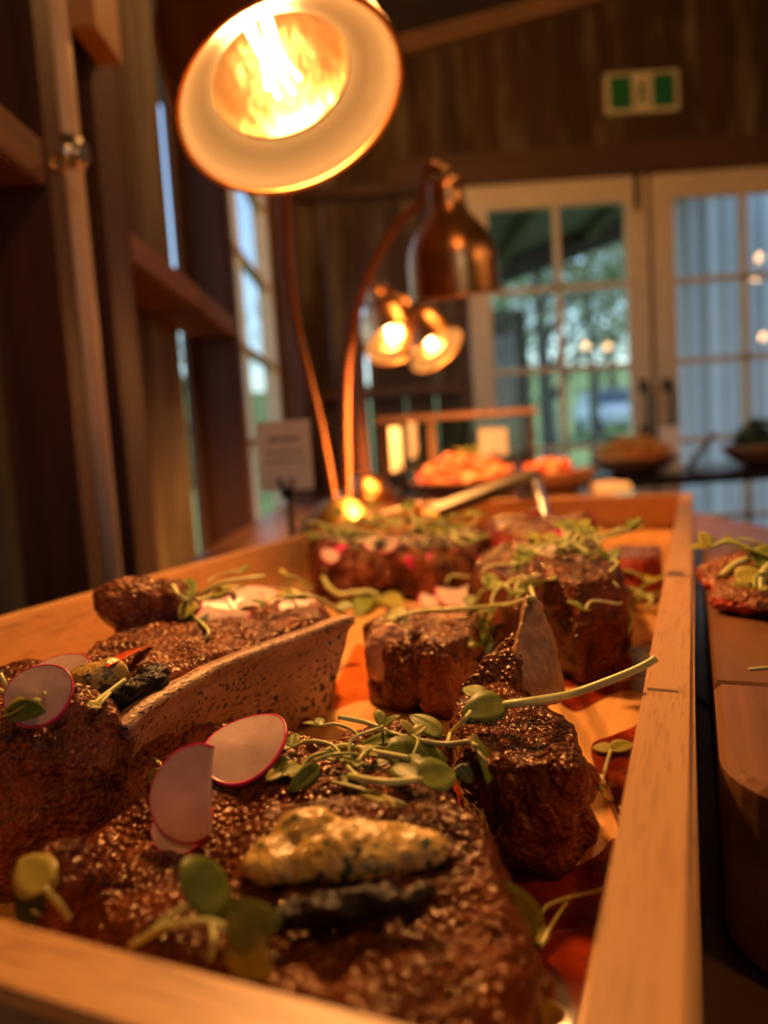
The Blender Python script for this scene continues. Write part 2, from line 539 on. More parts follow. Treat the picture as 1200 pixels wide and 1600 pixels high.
# back wall -----------------------------------------------------------------
DX0 = PD(733, 480, DB).x       # left edge of the left door
DXM = PD(1016, 480, DB).x      # meeting of the leaves
DZT = PD(880, 280, DB).z       # top of the doors
wb = struct(mk('wall_back', box(DX0 - 0.06, DX0 - 0.005, DB - 0.03, DB + 0.05, 0, DZT + 0.02, 0.003), M_BEAMX))
# planks left of the doors, with narrow daylight gaps
px_gaps = [478, 520, 574, 631, 679, 716]
xs = [XB] + [PD(p, 560, DB).x for p in px_gaps[1:]] + [DX0 - 0.06]
for k, (a, b) in enumerate(zip(xs[:-1], xs[1:])):
    g = {1: 0.011, 2: 0.004, 3: 0.007}.get(k, 0.0015)
    mk('wall_plank', box(a, b - g, DB, DB + 0.022, 0, 3.0), M_CLAD, wb)
for k, py_top in ((2, 470), (3, 612), (4, 604)):
    mk('light_block_strip', box(xs[k] - 0.035, xs[k] + 0.03, DB - 0.012, DB - 0.0005, PD(600, py_top, DB).z, 2.9), M_CLAD, wb)  # added over the upper gaps to keep daylight from showing through
# rails across the left planks
for z, h in ((PD(600, 300, DB).z, 0.05), (PD(640, 612, DB).z, 0.05), (PD(640, 768, DB).z, 0.07)):
    mk('rail', box(XB + 0.02, DX0 - 0.062, DB - 0.045, DB - 0.001, z - h / 2, z + h / 2, 0.003), M_BEAMX, wb)
# planks above the doors
x = DX0 - 0.06
while x < XR:
    wdt = random.uniform(0.11, 0.17)
    mk('wall_plank', box(x, x + wdt - 0.002, DB - 0.004 * random.random(), DB + 0.022, DZT + 0.0, roof_z(x) + 0.0), M_CLAD, wb)
    x += wdt
mk('door_head', box(DX0 - 0.35, XR, DB - 0.055, DB - 0.0305, DZT - 0.014, DZT + 0.125, 0.004), M_BEAMX, wb)
mk('wall_plank', box(DXM + 0.86, XR, DB, DB + 0.03, 0, DZT + 0.02), M_CLAD, wb)

# French doors: two leaves of 2 x 5 panes
HD = []
def door(name, x0, x1, ys, hinge_left):
    st = 0.10
    d = struct(mk(name, box(x0, x0 + st, ys, ys + 0.045, 0.01, DZT - 0.005, 0.003), M_WHITE))
    mk('stile', box(x1 - st, x1, ys, ys + 0.045, 0.01, DZT - 0.005, 0.003), M_WHITE, d)
    zt = PD(0.5 * (775 + 975), 324, DB).z
    mk('top_rail', box(x0 + st, x1 - st, ys, ys + 0.045, zt, DZT - 0.005, 0.003), M_WHITE, d)
    ph = (zt - PD(880, 700, DB).z) / 3.0
    zb = zt - 5 * ph
    mk('bottom_rail', box(x0 + st, x1 - st, ys, ys + 0.045, 0.01, zb, 0.003), M_WHITE, d)
    xm = 0.5 * (x0 + x1)
    for k in range(1, 5):
        mk('muntin', box(x0 + st, x1 - st, ys + 0.006, ys + 0.038, zt - k * ph - 0.012, zt - k * ph + 0.012, 0.002), M_WHITE, d)
    mk('muntin', box(xm - 0.014, xm + 0.014, ys + 0.006, ys + 0.038, zb, zt, 0.002), M_WHITE, d)
    for k in range(5):
        for a, b in ((x0 + st, xm - 0.014), (xm + 0.014, x1 - st)):
            mk('pane', box(a, b, ys + 0.02, ys + 0.023, zt - (k + 1) * ph + 0.012, zt - k * ph - 0.012), M_GLASS, d)
    hx = x1 - 0.045 if hinge_left else x0 + 0.045
    zc = PD(1003, 640, DB).z
    hp = [(hx, ys + 0.002, zc + 0.105), (hx, ys - 0.045, zc + 0.10), (hx, ys - 0.052, zc + 0.07), (hx, ys - 0.052, zc - 0.07), (hx, ys - 0.045, zc - 0.10), (hx, ys + 0.002, zc - 0.105)]
    h = mk('handle', tube(smooth_path(hp, 5), 0.011, 10), M_BLACKM, d, True)
    mk('handle_plate', box(hx - 0.022, hx + 0.022, ys - 0.004, ys + 0.001, zc + 0.075, zc + 0.135, 0.001), M_BLACKM, h)
    mk('handle_plate', box(hx - 0.022, hx + 0.022, ys - 0.004, ys + 0.001, zc - 0.135, zc - 0.075, 0.001), M_BLACKM, h)
    return d
d1 = door('door_1', DX0, DXM - 0.008, DB - 0.03, True)
bx_ = PD(990, 285, DB).x
mk('bolt', box(bx_ - 0.012, bx_ + 0.012, DB - 0.045, DB - 0.031, DZT - 0.17, DZT - 0.0, 0.003), M_BLACKM, d1)
d2 = door('door_2', DXM + 0.012, DXM + 0.012 + (DXM - DX0), DB - 0.03, False)
mk('astragal', box(DXM - 0.007, DXM + 0.011, DB + 0.0, DB + 0.03, 0.01, DZT), M_BLACKM, d2)

# remaining walls and roof, out of view
wr = struct(mk('wall_right', box(XR, XR + 0.05, YN, DB + 0.1, 0, 3.7), M_CLAD))
wv = struct(mk('wall_near', box(XB - 0.1, -0.2, YN - 0.05, YN, 0, 3.7), M_CLAD))
mk('wall_plank', box(2.6, XR, YN - 0.05, YN, 0, 3.7), M_CLAD, wv)
mk('wall_plank', box(-0.2, 2.6, YN - 0.05, YN, 2.5, 3.7), M_CLAD, wv)
mk('wall_plank', box(-0.2, 2.6, YN - 0.05, YN, 0, 0.9), M_CLAD, wv)
mk('wall_plank', box(-0.2, 0.9, YN - 0.05, YN, 0.9, 2.5), M_CLAD, wv)
mk('wall_plank', box(1.9, 2.6, YN - 0.05, YN, 0.9, 2.5), M_CLAD, wv)
x0, x1 = XB - 0.5, XR + 0.2
cv = [(x0, YN - 0.3, roof_z(x0)), (x1, YN - 0.3, roof_z(x1)), (x1, DB + 0.1, roof_z(x1)), (x0, DB + 0.1, roof_z(x0))]
cv = [Vector(p) for p in cv]
cv2 = [p + Vector((0, 0, 0.02)) for p in cv]
ce = struct(mk('ceiling', (cv + cv2, [(0, 1, 2, 3), (4, 7, 6, 5), (0, 4, 5, 1), (1, 5, 6, 2), (2, 6, 7, 3), (3, 7, 4, 0)]), M_ROOF))
def sloped(xa, xb, y0, y1, dz0, dz1):
    v = [Vector((x, y, roof_z(x) + dz)) for dz in (dz0, dz1) for x, y in ((xa, y0), (xb, y0), (xb, y1), (xa, y1))]
    return v, [(0, 3, 2, 1), (4, 5, 6, 7), (0, 1, 5, 4), (1, 2, 6, 5), (2, 3, 7, 6), (3, 0, 4, 7)]
for y0 in (DB - 0.06, 2.4, 1.3, 0.2, -0.9, -2.0, -3.1):
    mk('rafter', sloped(XB - 0.05, XR, y0, y0 + 0.055, -0.075 if y0 > 3 else -0.12, -0.002), M_RAFT, ce)
mk('rafter_strip', sloped(XB - 0.05, XR, DB - 0.075, DB - 0.061, -0.055, -0.022), M_RAFT, ce)

# exit sign on the back wall
ea, eb = PD(941, 121, DB), PD(1056, 116, DB)
ec = PD(946, 184, DB)
ex0, ex1, ezt, ezb = ea.x, eb.x, ea.z, ec.z
es = thing('exit_sign', 'green and white emergency exit sign with running figure above the French doors', 'sign', Vector(((ex0 + ex1) / 2, DB - 0.006, ezb)))
mk('sign_case', box(ex0, ex1, DB - 0.035, DB - 0.006, ezb, ezt, 0.004), M_EXITW, es)
wS = ex1 - ex0
bz = 0.016
mk('green_panel', box(ex0 + 0.02, ex0 + wS * 0.36, DB - 0.0385, DB - 0.035, ezb + bz, ezt - bz), M_GREEN, es)
mk('green_panel', box(ex0 + wS * 0.64, ex1 - 0.02, DB - 0.0385, DB - 0.035, ezb + bz, ezt - bz), M_GREEN, es)
xc, zc = (ex0 + ex1) / 2, (ezt + ezb) / 2
hS = (ezt - ezb) * 0.5
def seg2(x0, z0, x1, z1, wd):
    a, b = Vector((xc + x0 * hS, DB - 0.037, zc + z0 * hS)), Vector((xc + x1 * hS, DB - 0.037, zc + z1 * hS))
    return tube([a, b], wd * hS, 8)
mk('running_figure', join(seg2(0.02, 0.35, -0.06, -0.05, 0.1), seg2(-0.06, -0.05, 0.18, -0.3, 0.075), seg2(0.18, -0.3, 0.1, -0.62, 0.065),
                          seg2(-0.06, -0.05, -0.16, -0.38, 0.075), seg2(-0.16, -0.38, -0.38, -0.45, 0.06), seg2(0.02, 0.33, 0.26, 0.1, 0.055),
                          seg2(0.0, 0.33, -0.26, 0.14, 0.055), seg2(0.06, 0.52, 0.07, 0.6, 0.11)), M_GREEN, es)

# conduit on the left wall
pp = thing('conduit_pipe', 'cream plastic conduit pipe with steel coupling running up the timber wall beside the window', 'pipe', Vector((-0.352, 0.86, 0)))
PX, PY = -0.338, 0.858
zc = PD(133, 241, 0.86).z
mk('pipe', tube([Vector((PX, PY, 0)), Vector((PX, PY, 2.66))], 0.0158, 20), M_PIPE, pp, True)
mk('coupling', tube([Vector((PX, PY, zc - 0.016)), Vector((PX, PY, zc + 0.016))], 0.0182, 20), M_STEEL, pp, True)
mk('screw_lug', box(PX + 0.0165, PX + 0.024, PY - 0.007, PY + 0.007, zc - 0.011, zc + 0.011, 0.002), M_STEEL, pp)
sdl = thing('saddle_clip', 'small brass saddle clip screwed to the stud beside the conduit pipe', 'clip', Vector((-0.36, 0.779, zc)))
cc = PD(92, 256, 0.776)
ring = [cc + Vector((0.0085 * math.cos(a), 0, 0.0085 * math.sin(a))) for a in [k * math.pi / 8 for k in range(16)]]
mk('clip_ring', tube(ring + [ring[0]], 0.0035, 8), M_BRASS, sdl, True)
mk('clip_plate', box(cc.x + 0.006, cc.x + 0.018, 0.7745, 0.7795, cc.z - 0.005, cc.z + 0.005, 0.001), M_BRASS, sdl)

# ------------------------------------------------------------------ tables
ZT = CAMZ - 0.155
tb = thing('buffet_table', 'long dark wooden plank buffet table standing along the conduit wall', 'table', Vector((0.11, 0.9, 0)))
x = XF + 0.012
k = 0
while x < 0.545:
    x1 = min(x + 0.1215, 0.552)
    mk('table_plank', box(x, x1 - 0.0012, -0.55, 2.34, ZT - 0.035, ZT, 0.0015), M_TABLE, tb)
    x += 0.1215
for lx in (-0.24, 0.46):
    for ly in (-0.45, 2.22):
        mk('leg', box(lx - 0.035, lx + 0.035, ly - 0.035, ly + 0.035, 0, ZT - 0.036, 0.003), M_TABLE, tb)
mk('apron', box(0.48, 0.505, -0.41, 2.18, ZT - 0.12, ZT - 0.036), M_TABLE, tb)
mk('apron', box(-0.28, -0.255, -0.41, 2.18, ZT - 0.12, ZT - 0.036), M_TABLE, tb)

tb2 = thing('side_table', 'thin black topped table with bowls standing before the French doors', 'table', Vector((1.1, 2.7, 0)))
mk('table_top', box(0.36, 1.95, 2.40, 3.05, ZT - 0.034, ZT, 0.004), M_BLACKTOP, tb2)
for lx, ly in ((0.46, 2.95), (1.88, 2.95), (0.46, 2.47), (1.88, 2.47)):
    mk('leg', tube([Vector((lx, ly, 0)), Vector((lx, ly, ZT - 0.035))], 0.016, 12), M_BLACKM, tb2, True)

# ------------------------------------------------------------------ tray (local x: across, y: along)
vp = CR @ Vector((1082 - 600, 800 - 656, -FPX))
TH = math.atan2(vp.x, vp.y)
TS, TC = math.sin(TH), math.cos(TH)
def to_tray(p):
    return Vector((p.x * TC - p.y * TS, p.x * TS + p.y * TC, p.z))
MT = Matrix.Rotation(-TH, 4, 'Z')
DZR, DZF = -0.090, -0.135      # rim and floor below the camera
RO = to_tray(PZ(1088, 1400, DZR)).x
RI = to_tray(PZ(942, 1400, DZR)).x
LI = to_tray(PZ(0, 972, DZR)).x
LO = LI - (RO - RI)
NI = to_tray(PZ(150, 1463, DZR)).y
NO = NI - (RO - RI)
FI = to_tray(PZ(1060, 773, DZR)).y
FO = FI + (RO - RI)
print('TRAY', RO, RI, LI, NI, FI, math.degrees(TH))
tr_org = Vector((0.5 * (LO + RO), 0.5 * (NO + FO), ZT))
M_tray = MT @ Matrix.Translation(tr_org)
tray = thing('serving_tray', 'long oak serving tray holding the grilled steaks', 'tray', M_tray)
def tl(vf):
    return [Vector(v) - tr_org for v in vf[0]], vf[1]
zf, zr = CAMZ + DZF, CAMZ + DZR
nb = 4
for k in range(nb):
    a = LO + 0.004 + (RO - LO - 0.008) * k / nb
    b = LO + 0.004 + (RO - LO - 0.008) * (k + 1) / nb
    mk('floor_board', tl(box(a, b - 0.0003, NO + 0.004, FO - 0.004, ZT + 0.001, zf, 0.0004)), M_TRAYFLOOR, tray, local=True)
mk('side_wall', tl(box(LO, LI, NO, FO, ZT + 0.0005, zr, 0.0016)), M_TRAY, tray, local=True)
mk('side_wall', tl(box(RI, RO, NO, FO, ZT + 0.0005, zr, 0.0016)), M_TRAY, tray, local=True)
mk('end_wall', tl(box(LI, RI, NO, NI, ZT + 0.0005, zr - 0.0002, 0.0016)), M_TRAYX, tray, local=True)
mk('end_wall', tl(box(LI, RI, FI, FO, ZT + 0.0005, zr - 0.0002, 0.0016)), M_TRAYX, tray, local=True)

# second board on the right
bz1, bz0 = CAMZ - 0.097, ZT + 0.002
b_near, b_seam, b_far = to_tray(PZ(1150, 1243, -0.097)).y, to_tray(PZ(1150, 1068, -0.097)).y, to_tray(PZ(1100, 850, -0.097)).y
bl = RO + 0.0065
def rpoly(x0, x1, y0, y1, r, corners):
    pts = []
    for cx, cy, a0, on in ((x1 - r, y0 + r, -90, corners[0]), (x1 - r, y1 - r, 0, corners[1]), (x0 + r, y1 - r, 90, corners[2]), (x0 + r, y0 + r, 180, corners[3])):
        if on:
            for q in range(9):
                a = math.radians(a0 + 90 * q / 8)
                pts.append((cx + r * math.cos(a), cy + r * math.sin(a)))
        else:
            pts.append((x1 if cx > 0.5 * (x0 + x1) else x0, y1 if cy > 0.5 * (y0 + y1) else y0))
    return pts
bo = Vector((bl + 0.14, 0.5 * (b_near + b_far), bz0))
board = thing('walnut_board', 'thick dark walnut serving board with rounded corner beside the oak tray', 'board', MT @ Matrix.Translation(bo))
def sl(vf, o):
    return [Vector(v) - o for v in vf[0]], vf[1]
def bev_prism(poly, z0, z1, bev):
    n = len(poly)
    cx = sum(p[0] for p in poly) / n; cy = sum(p[1] for p in poly) / n
    V = []
    for z, ins in ((z0, bev), (z0 + bev, 0), (z1 - bev, 0), (z1, bev)):
        for x, y in poly:
            d = math.hypot(x - cx, y - cy)
            V.append(Vector((x + (cx - x) / d * ins, y + (cy - y) / d * ins, z)))
    F = [tuple(range(n))[::-1], tuple(range(3 * n, 4 * n))]
    for r in range(3):
        F += [(r * n + i, r * n + (i + 1) % n, (r + 1) * n + (i + 1) % n, (r + 1) * n + i) for i in range(n)]
    return V, F
mk('board_plank', sl(bev_prism(rpoly(bl, bl + 0.28, b_near, b_seam - 0.0004, 0.03, (1, 0, 0, 1)), bz0, bz1, 0.003), bo), M_WALNUT, board, local=True)
mk('board_plank', sl(bev_prism(rpoly(bl, bl + 0.28, b_seam + 0.0004, b_far, 0.02, (0, 1, 1, 0)), bz0, bz1, 0.003), bo), M_WALNUT, board, local=True)

# ------------------------------------------------------------------ heat lamps
def view_n(px, py, dist, ratio, mdir, sign=1):
    """opening direction of a round shade seen as an ellipse: ratio b/a, mdir image direction of the minor axis"""
    v = -ray(px, py).normalized()
    md = CR @ Vector((mdir[0], -mdir[1], 0))
    md = (md - v * md.dot(v)).normalized()
    return (v * ratio * sign + md * math.sqrt(1 - ratio * ratio)).normalized()
PROF = [(0.0905, 0.0), (0.0905, 0.004), (0.0893, 0.03), (0.0885, 0.06), (0.087, 0.088), (0.082, 0.112), (0.074, 0.134), (0.063, 0.155), (0.051, 0.174), (0.041, 0.190), (0.036, 0.205), (0.0345, 0.225), (0.0345, 0.258), (0.031, 0.264), (0.012, 0.267), (0.0001, 0.268)]
PIN = [(0.0565, 0.025), (0.060, 0.0225), (0.067, 0.0185), (0.077, 0.012), (0.0845, 0.0055), (0.0885, 0.0012), (0.0905, 0.0)]
PROF = [(r, z if z < 0.03 else 0.03 + (z - 0.03) * 0.78) for r, z in PROF]
def filament(M, mat, par):
    strands = []
    for k in range(6):
        a = 2 * math.pi * k / 6
        r0, r1 = 0.013, 0.0075
        p = [Vector((r0 * math.cos(a), r0 * math.sin(a), 0.046)), Vector((r1 * math.cos(a + 0.5), r1 * math.sin(a + 0.5), 0.078)), Vector((r0 * 0.8 * math.cos(a + 1), r0 * 0.8 * math.sin(a + 1), 0.112))]
        strands.append(tube(p, 0.0018, 5))
    return mk('filament', xf(join(*strands), M), mat, par)
def shade(par, centre, n, fil, watts=13.0, lcol=(1.0, 0.39, 0.085)):
    """bell shade: local +z goes from the opening up the bell"""
    M = axis_frame(centre, -n) @ Matrix.Scale(0.88, 4)
    s = mk('lamp_shade', xf(lathe(PROF, 48), M), M_COPPER, par, True)
    mk('shade_liner', xf(lathe(PIN, 48), M), M_LINER, s, True)
    rim = [M @ Vector((0.0905 * math.cos(a), 0.0905 * math.sin(a), 0.0005)) for a in [2 * math.pi * q / 48 for q in range(49)]]
    mk('shade_rim', tube(rim, 0.0022, 8, False), M_COPPER, s, True)
    mk('cap', xf(lathe([(0.0001, 0.21), (0.013, 0.21), (0.013, 0.232), (0.009, 0.238), (0.0001, 0.239)], 20), M), M_BRASS, s, True)
    M0 = M
    M = M @ Matrix.Translation((0, 0, -0.024))
    face = [(0.0001, 0.026), (0.018, 0.027), (0.034, 0.030), (0.046, 0.036), (0.0535, 0.043), (0.056, 0.052)]
    mk('bulb', xf(lathe(face, 40), M), M_BULB, s, True)
    mk('reflector', xf(lathe([(0.056, 0.052), (0.0555, 0.062), (0.052, 0.080), (0.044, 0.100), (0.033, 0.120), (0.023, 0.135), (0.018, 0.142), (0.0001, 0.1425)], 40), M), M_REFL, s, True)
    filament(M, fil, s)
    M = M0
    mk('lamp_socket', xf(lathe([(0.0175, 0.118), (0.0185, 0.12), (0.0185, 0.140), (0.0185, 0.142), (0.0185, 0.168), (0.022, 0.172)], 24), M), M_BRASS, s, True)
    ld = bpy.data.lights.new('bulb_light', 'SPOT')          # the bulb's beam through the open end of the shade
    ld.energy = watts; ld.color = lcol; ld.shadow_soft_size = 0.022
    ld.spot_size = math.radians(165); ld.spot_blend = 1.0
    lo = bpy.data.objects.new('bulb_light', ld); COL.objects.link(lo)
    lo.parent = par
    lo.matrix_basis = world_of(par).inverted() @ axis_frame(M @ Vector((0, 0, 0.045)), -n)
    return M @ Vector((0, 0, 0.238)), -n

def lamp_base(par, c, r, z0, h, mat):
    mk('base', xf(lathe([(0.0001, 0), (r, 0), (r * 1.0, h * 0.25), (r * 0.96, h * 0.36), (r * 0.6, h * 0.7), (r * 0.3, h * 0.95), (0.0001, h)], 40), Matrix.Translation((c.x, c.y, z0))), mat, par, True)

# front twin lamp
bc = PD(531, 800, 1.2)
hl = thing('heat_lamp', 'twin copper heat lamp on goosenecks lighting the steak tray', 'lamp', Vector((bc.x, bc.y, ZT)), 'copper heat lamps')
lamp_base(hl, bc, 0.075, ZT + 0.0005, 0.075, M_BRASS)
n1 = view_n(457, 152, 0.55, 0.70, (0.40, 0.92))
c1 = PD(458, 164, 0.526)
t1, u1 = shade(hl, c1, n1, FIL1, 11.5, (1.0, 0.44, 0.125))
n2 = view_n(712, 462, 1.5, 0.01, (0.10, 1.0), -1)
c2 = PD(712, 462, 1.32)
t2, u2 = shade(hl, c2, n2, FIL2, 52.0)
g1 = [PD(526, 815, 1.2), PD(518, 760, 1.2), PD(497, 650, 1.21), PD(470, 540, 1.22), PD(452, 430, 1.22), PD(445, 300, 1.21), PD(440, 150, 1.16), PD(430, 10, 1.05)]
g1 += [0.5 * (g1[-1] + t1 + u1 * 0.16) + Vector((0, 0.0, 0.10)), t1 + u1 * 0.07, t1 - u1 * 0.02]
mk('gooseneck', tube(smooth_path(g1, 10), 0.0068, 12), M_NECK, hl, True)
g2 = [PD(541, 815, 1.22), PD(541, 740, 1.22), PD(539, 640, 1.24), PD(543, 555, 1.27), PD(560, 470, 1.28), PD(590, 398, 1.29), PD(625, 346, 1.30), PD(655, 316, 1.31), t2 + Vector((-0.025, 0.004, 0.0)), t2 + Vector((-0.004, 0, -0.006))]
mk('gooseneck', tube(smooth_path(g2, 10), 0.0090, 12), M_NECK, hl, True)

# rear twin lamp
bc = PD(572, 770, 2.05)
h2 = thing('heat_lamp', 'smaller looking twin copper heat lamp further along the table behind the menu cards', 'lamp', Vector((bc.x, bc.y, ZT)), 'copper heat lamps')
lamp_base(h2, bc, 0.085, ZT + 0.0005, 0.085, M_COPPER)
n3 = view_n(618, 538, 2.3, 0.60, (0.36, 0.93))
t3, u3 = shade(h2, PD(618, 538, 1.98), n3, FIL2)
n4 = view_n(683, 548, 2.3, 0.46, (0.62, 0.78))
t4, u4 = shade(h2, PD(683, 548, 1.98), n4, FIL2)
g3 = [PD(566, 775, 2.05), PD(562, 700, 2.05), PD(556, 620, 2.08), PD(556, 540, 2.06), PD(564, 480, 2.03), t3 + u3 * 0.06, t3 - u3 * 0.02]
mk('gooseneck', tube(smooth_path(g3, 8), 0.0075, 10), M_NECK, h2, True)
g4 = [PD(578, 775, 2.05), PD(572, 700, 2.06), PD(566, 620, 2.1), PD(572, 520, 2.08), PD(605, 455, 2.05), t4 + u4 * 0.06, t4 - u4 * 0.02]
mk('gooseneck', tube(smooth_path(g4, 8), 0.0075, 10), M_NECK, h2, True)

# ------------------------------------------------------------------ steaks
M_S1 = meat_mat('seared_steak', (0.018, 0.005, 0.003), (0.19, 0.052, 0.016), (0.018, 0.004, 0.003), (0.22, 0.048, 0.03), 560, 0.21)
M_S2 = meat_mat('seared_steak_red', (0.03, 0.009, 0.005), (0.24, 0.085, 0.035), (0.04, 0.008, 0.006), (0.28, 0.085, 0.055), 520, 0.24)
M_S3 = meat_mat('rare_steak', (0.08, 0.022, 0.014), (0.33, 0.12, 0.06), (0.20, 0.012, 0.010), (0.55, 0.075, 0.05), 420, 0.26)
def bone_mat():
    m, n, out = new_mat('grilled_bone')
    b = bsdf(n, out, Roughness=0.45)
    v = coords(n, (1, 1, 1))
    big = N(n, 'ShaderNodeTexNoise', Scale=30.0, Detail=5.0); n.links.new(v, big.inputs['Vector'])
    r = ramp(n, [(0.3, (0.20, 0.105, 0.065)), (0.5, (0.42, 0.25, 0.16)), (0.72, (0.56, 0.36, 0.24))]); n.links.new(big.outputs[0], r.inputs[0])
    sp = N(n, 'ShaderNodeTexNoise', Scale=420.0, Detail=2.0); n.links.new(v, sp.inputs['Vector'])
    cl = N(n, 'ShaderNodeTexNoise', Scale=55.0, Detail=2.0); n.links.new(v, cl.inputs['Vector'])
    ad = N(n, 'ShaderNodeMath', operation='MULTIPLY_ADD'); ad.inputs[1].default_value = 0.35
    n.links.new(cl.outputs[0], ad.inputs[0]); n.links.new(sp.outputs[0], ad.inputs[2])
    r2 = ramp(n, [(0.775, (0, 0, 0)), (0.80, (1, 1, 1))]); n.links.new(ad.outputs[0], r2.inputs[0])
    mx = N(n, 'ShaderNodeMix', data_type='RGBA')
    n.links.new(r2.outputs[0], mx.inputs[0]); n.links.new(r.outputs[0], mx.inputs[6]); mx.inputs[7].default_value = (0.03, 0.016, 0.01, 1)
    n.links.new(mx.outputs[2], b.inputs['Base Color'])
    n.links.new(bump(n, ad.outputs[0], 0.5, 0.002), b.inputs['Normal'])
    return m
M_BONE = bone_mat()
M_CHAR = plain('charred_crust', (0.009, 0.005, 0.004), 0.4, var=0.5, scale=300, bmp=0.8, **{'Specular IOR Level': 0.16})
M_BONE2 = plain('browned_bone', (0.34, 0.18, 0.095), 0.42, var=0.35, scale=140, bmp=0.5)
M_FAT = plain('rendered_fat', (0.55, 0.30, 0.19), 0.3, var=0.25, scale=120, bmp=0.4)

def slab(poly, ztop, zbot=-0.1345, tap=0.9, tilt=None):
    """rounded slab from a traced top outline (pixels on the plane ztop)"""
    pts = []
    for q in poly:
        zt = q[2] if len(q) > 2 else ztop
        p = PZ(q[0], q[1], zt)
        pts.append(p)
    n = len(pts)
    cx = sum(p.x for p in pts) / n; cy = sum(p.y for p in pts) / n
    V = []
    for fr, s in ((0.0, tap), (0.18, 1.0), (0.78, 1.0), (1.0, 0.9)):
        for p in pts:
            zb = CAMZ + zbot
            V.append(Vector((cx + (p.x - cx) * s, cy + (p.y - cy) * s, zb + (p.z - zb) * fr)))
    tris = mgeo.tessellate_polygon([[Vector((p.x, p.y, 0)) for p in pts]])
    F = [tuple(t) for t in tris] + [tuple(i + 3 * n for i in t) for t in tris]
    for r in range(3):
        F += [(r * n + i, r * n + (i + 1) % n, (r + 1) * n + (i + 1) % n, (r + 1) * n + i) for i in range(n)]
    return V, F
def hull(pts):
    bm = bmesh.new()
    for p in pts:
        bm.verts.new(p)
    r = bmesh.ops.convex_hull(bm, input=bm.verts)
    junk = [g for g in r['geom_interior'] if isinstance(g, bmesh.types.BMVert)]
    bmesh.ops.delete(bm, geom=junk, context='VERTS')
    return from_bm(bm)
def ball(c, rx, ry, rz, rot=0.0):
    bm = bmesh.new()
    bmesh.ops.create_icosphere(bm, subdivisions=2, radius=1.0)
    R = Matrix.Rotation(rot, 3, 'Z')
    for v in bm.verts:
        v.co = Vector(c) + R @ Vector((v.co.x * rx, v.co.y * ry, v.co.z * rz))
    return from_bm(bm)
def lumps(poly, ztop, n, r, seed, zbot=-0.1345):
    """irregular bulges of meat along a steak's outline"""
    rr = random.Random(seed)
    out = []
    for _ in range(n):
        k = rr.randrange(len(poly)); t = rr.random()
        a, b = poly[k], poly[(k + 1) % len(poly)]
        p = PZ(a[0] + (b[0] - a[0]) * t, a[1] + (b[1] - a[1]) * t, ztop)
        rad = r * rr.uniform(0.7, 1.3)
        zz = CAMZ + zbot + (ztop - zbot) * rr.uniform(0.1, 0.85)
        c = Vector((p.x, p.y, zz))
        q = Vector((sum(PZ(x[0], x[1], ztop).x for x in poly) / len(poly), sum(PZ(x[0], x[1], ztop).y for x in poly) / len(poly), zz))
        out.append(ball(c + (q - c).normalized() * rad * 0.45, rad, rad * rr.uniform(0.7, 1.1), rad * rr.uniform(0.8, 1.8), rr.random() * 3))
    return out
BVHS = []
def organic(name, pieces, mat, vox, disp, parent=None, org=None, smooth_it=10, floor=CAMZ - 0.1349, bvh=True, ridge=None, seed=0.0):
    """weld closed pieces with a voxel remesh, smooth, then roughen along the normals"""
    V, F = [], []
    for pc in pieces:
        bm = bmesh.new()
        vs = [bm.verts.new(v) for v in pc[0]]
        for f in pc[1]:
            try:
                bm.faces.new([vs[i] for i in f])
            except ValueError:
                pass
        bmesh.ops.recalc_face_normals(bm, faces=bm.faces)
        v, f = from_bm(bm)
        V, F = join((V, F), (v, f))
    me = bpy.data.meshes.new('tmp')
    me.from_pydata([tuple(v) for v in V], [], F)
    o = bpy.data.objects.new('tmp', me)
    COL.objects.link(o)
    md = o.modifiers.new('r', 'REMESH'); md.mode = 'VOXEL'; md.voxel_size = vox; md.adaptivity = 0
    ms = o.modifiers.new('s', 'SMOOTH'); ms.iterations = smooth_it; ms.factor = 0.5
    dg = bpy.context.evaluated_depsgraph_get()
    ev = o.evaluated_get(dg)
    m2 = bpy.data.meshes.new_from_object(ev)
    bpy.data.objects.remove(o)
    ns = [v.normal.copy() for v in m2.vertices]
    sv = Vector((seed, seed * 1.7, 0))
    cos = []
    for v, nn in zip(m2.vertices, ns):
        p = v.co
        q = p + sv
        d = 0.0
        for fq, am in disp:
            d += am * noise.noise(q * fq)
        if ridge:
            ang, f1, f2, am = ridge
            ca, sa = math.cos(ang), math.sin(ang)
            rr = Vector(((q.x * ca + q.y * sa) * f1, (-q.x * sa + q.y * ca) * f2, q.z * f1 * 2))
            d += am * (0.5 - abs(noise.noise(rr))) 
        c = p + nn * d
        if c.z < floor: c.z = floor
        cos.append(c)
    vf = (cos, [tuple(p.vertices) for p in m2.polygons])
    bpy.data.meshes.remove(m2)
    if bvh:
        BVHS.append(BVHTree.FromPolygons([tuple(c) for c in cos], vf[1]))
    return mk(name, vf, mat, parent, True, org)
def base_pt(px, py, dz):
    p = PZ(px, py, dz); p.z = CAMZ - 0.1349
    return p

DSP = [(20, 0.0045), (50, 0.0030), (110, 0.0016), (220, 0.0007), (420, 0.0004)]
DSPF = [(18, 0.0055), (45, 0.0045), (100, 0.0024), (190, 0.0012)]
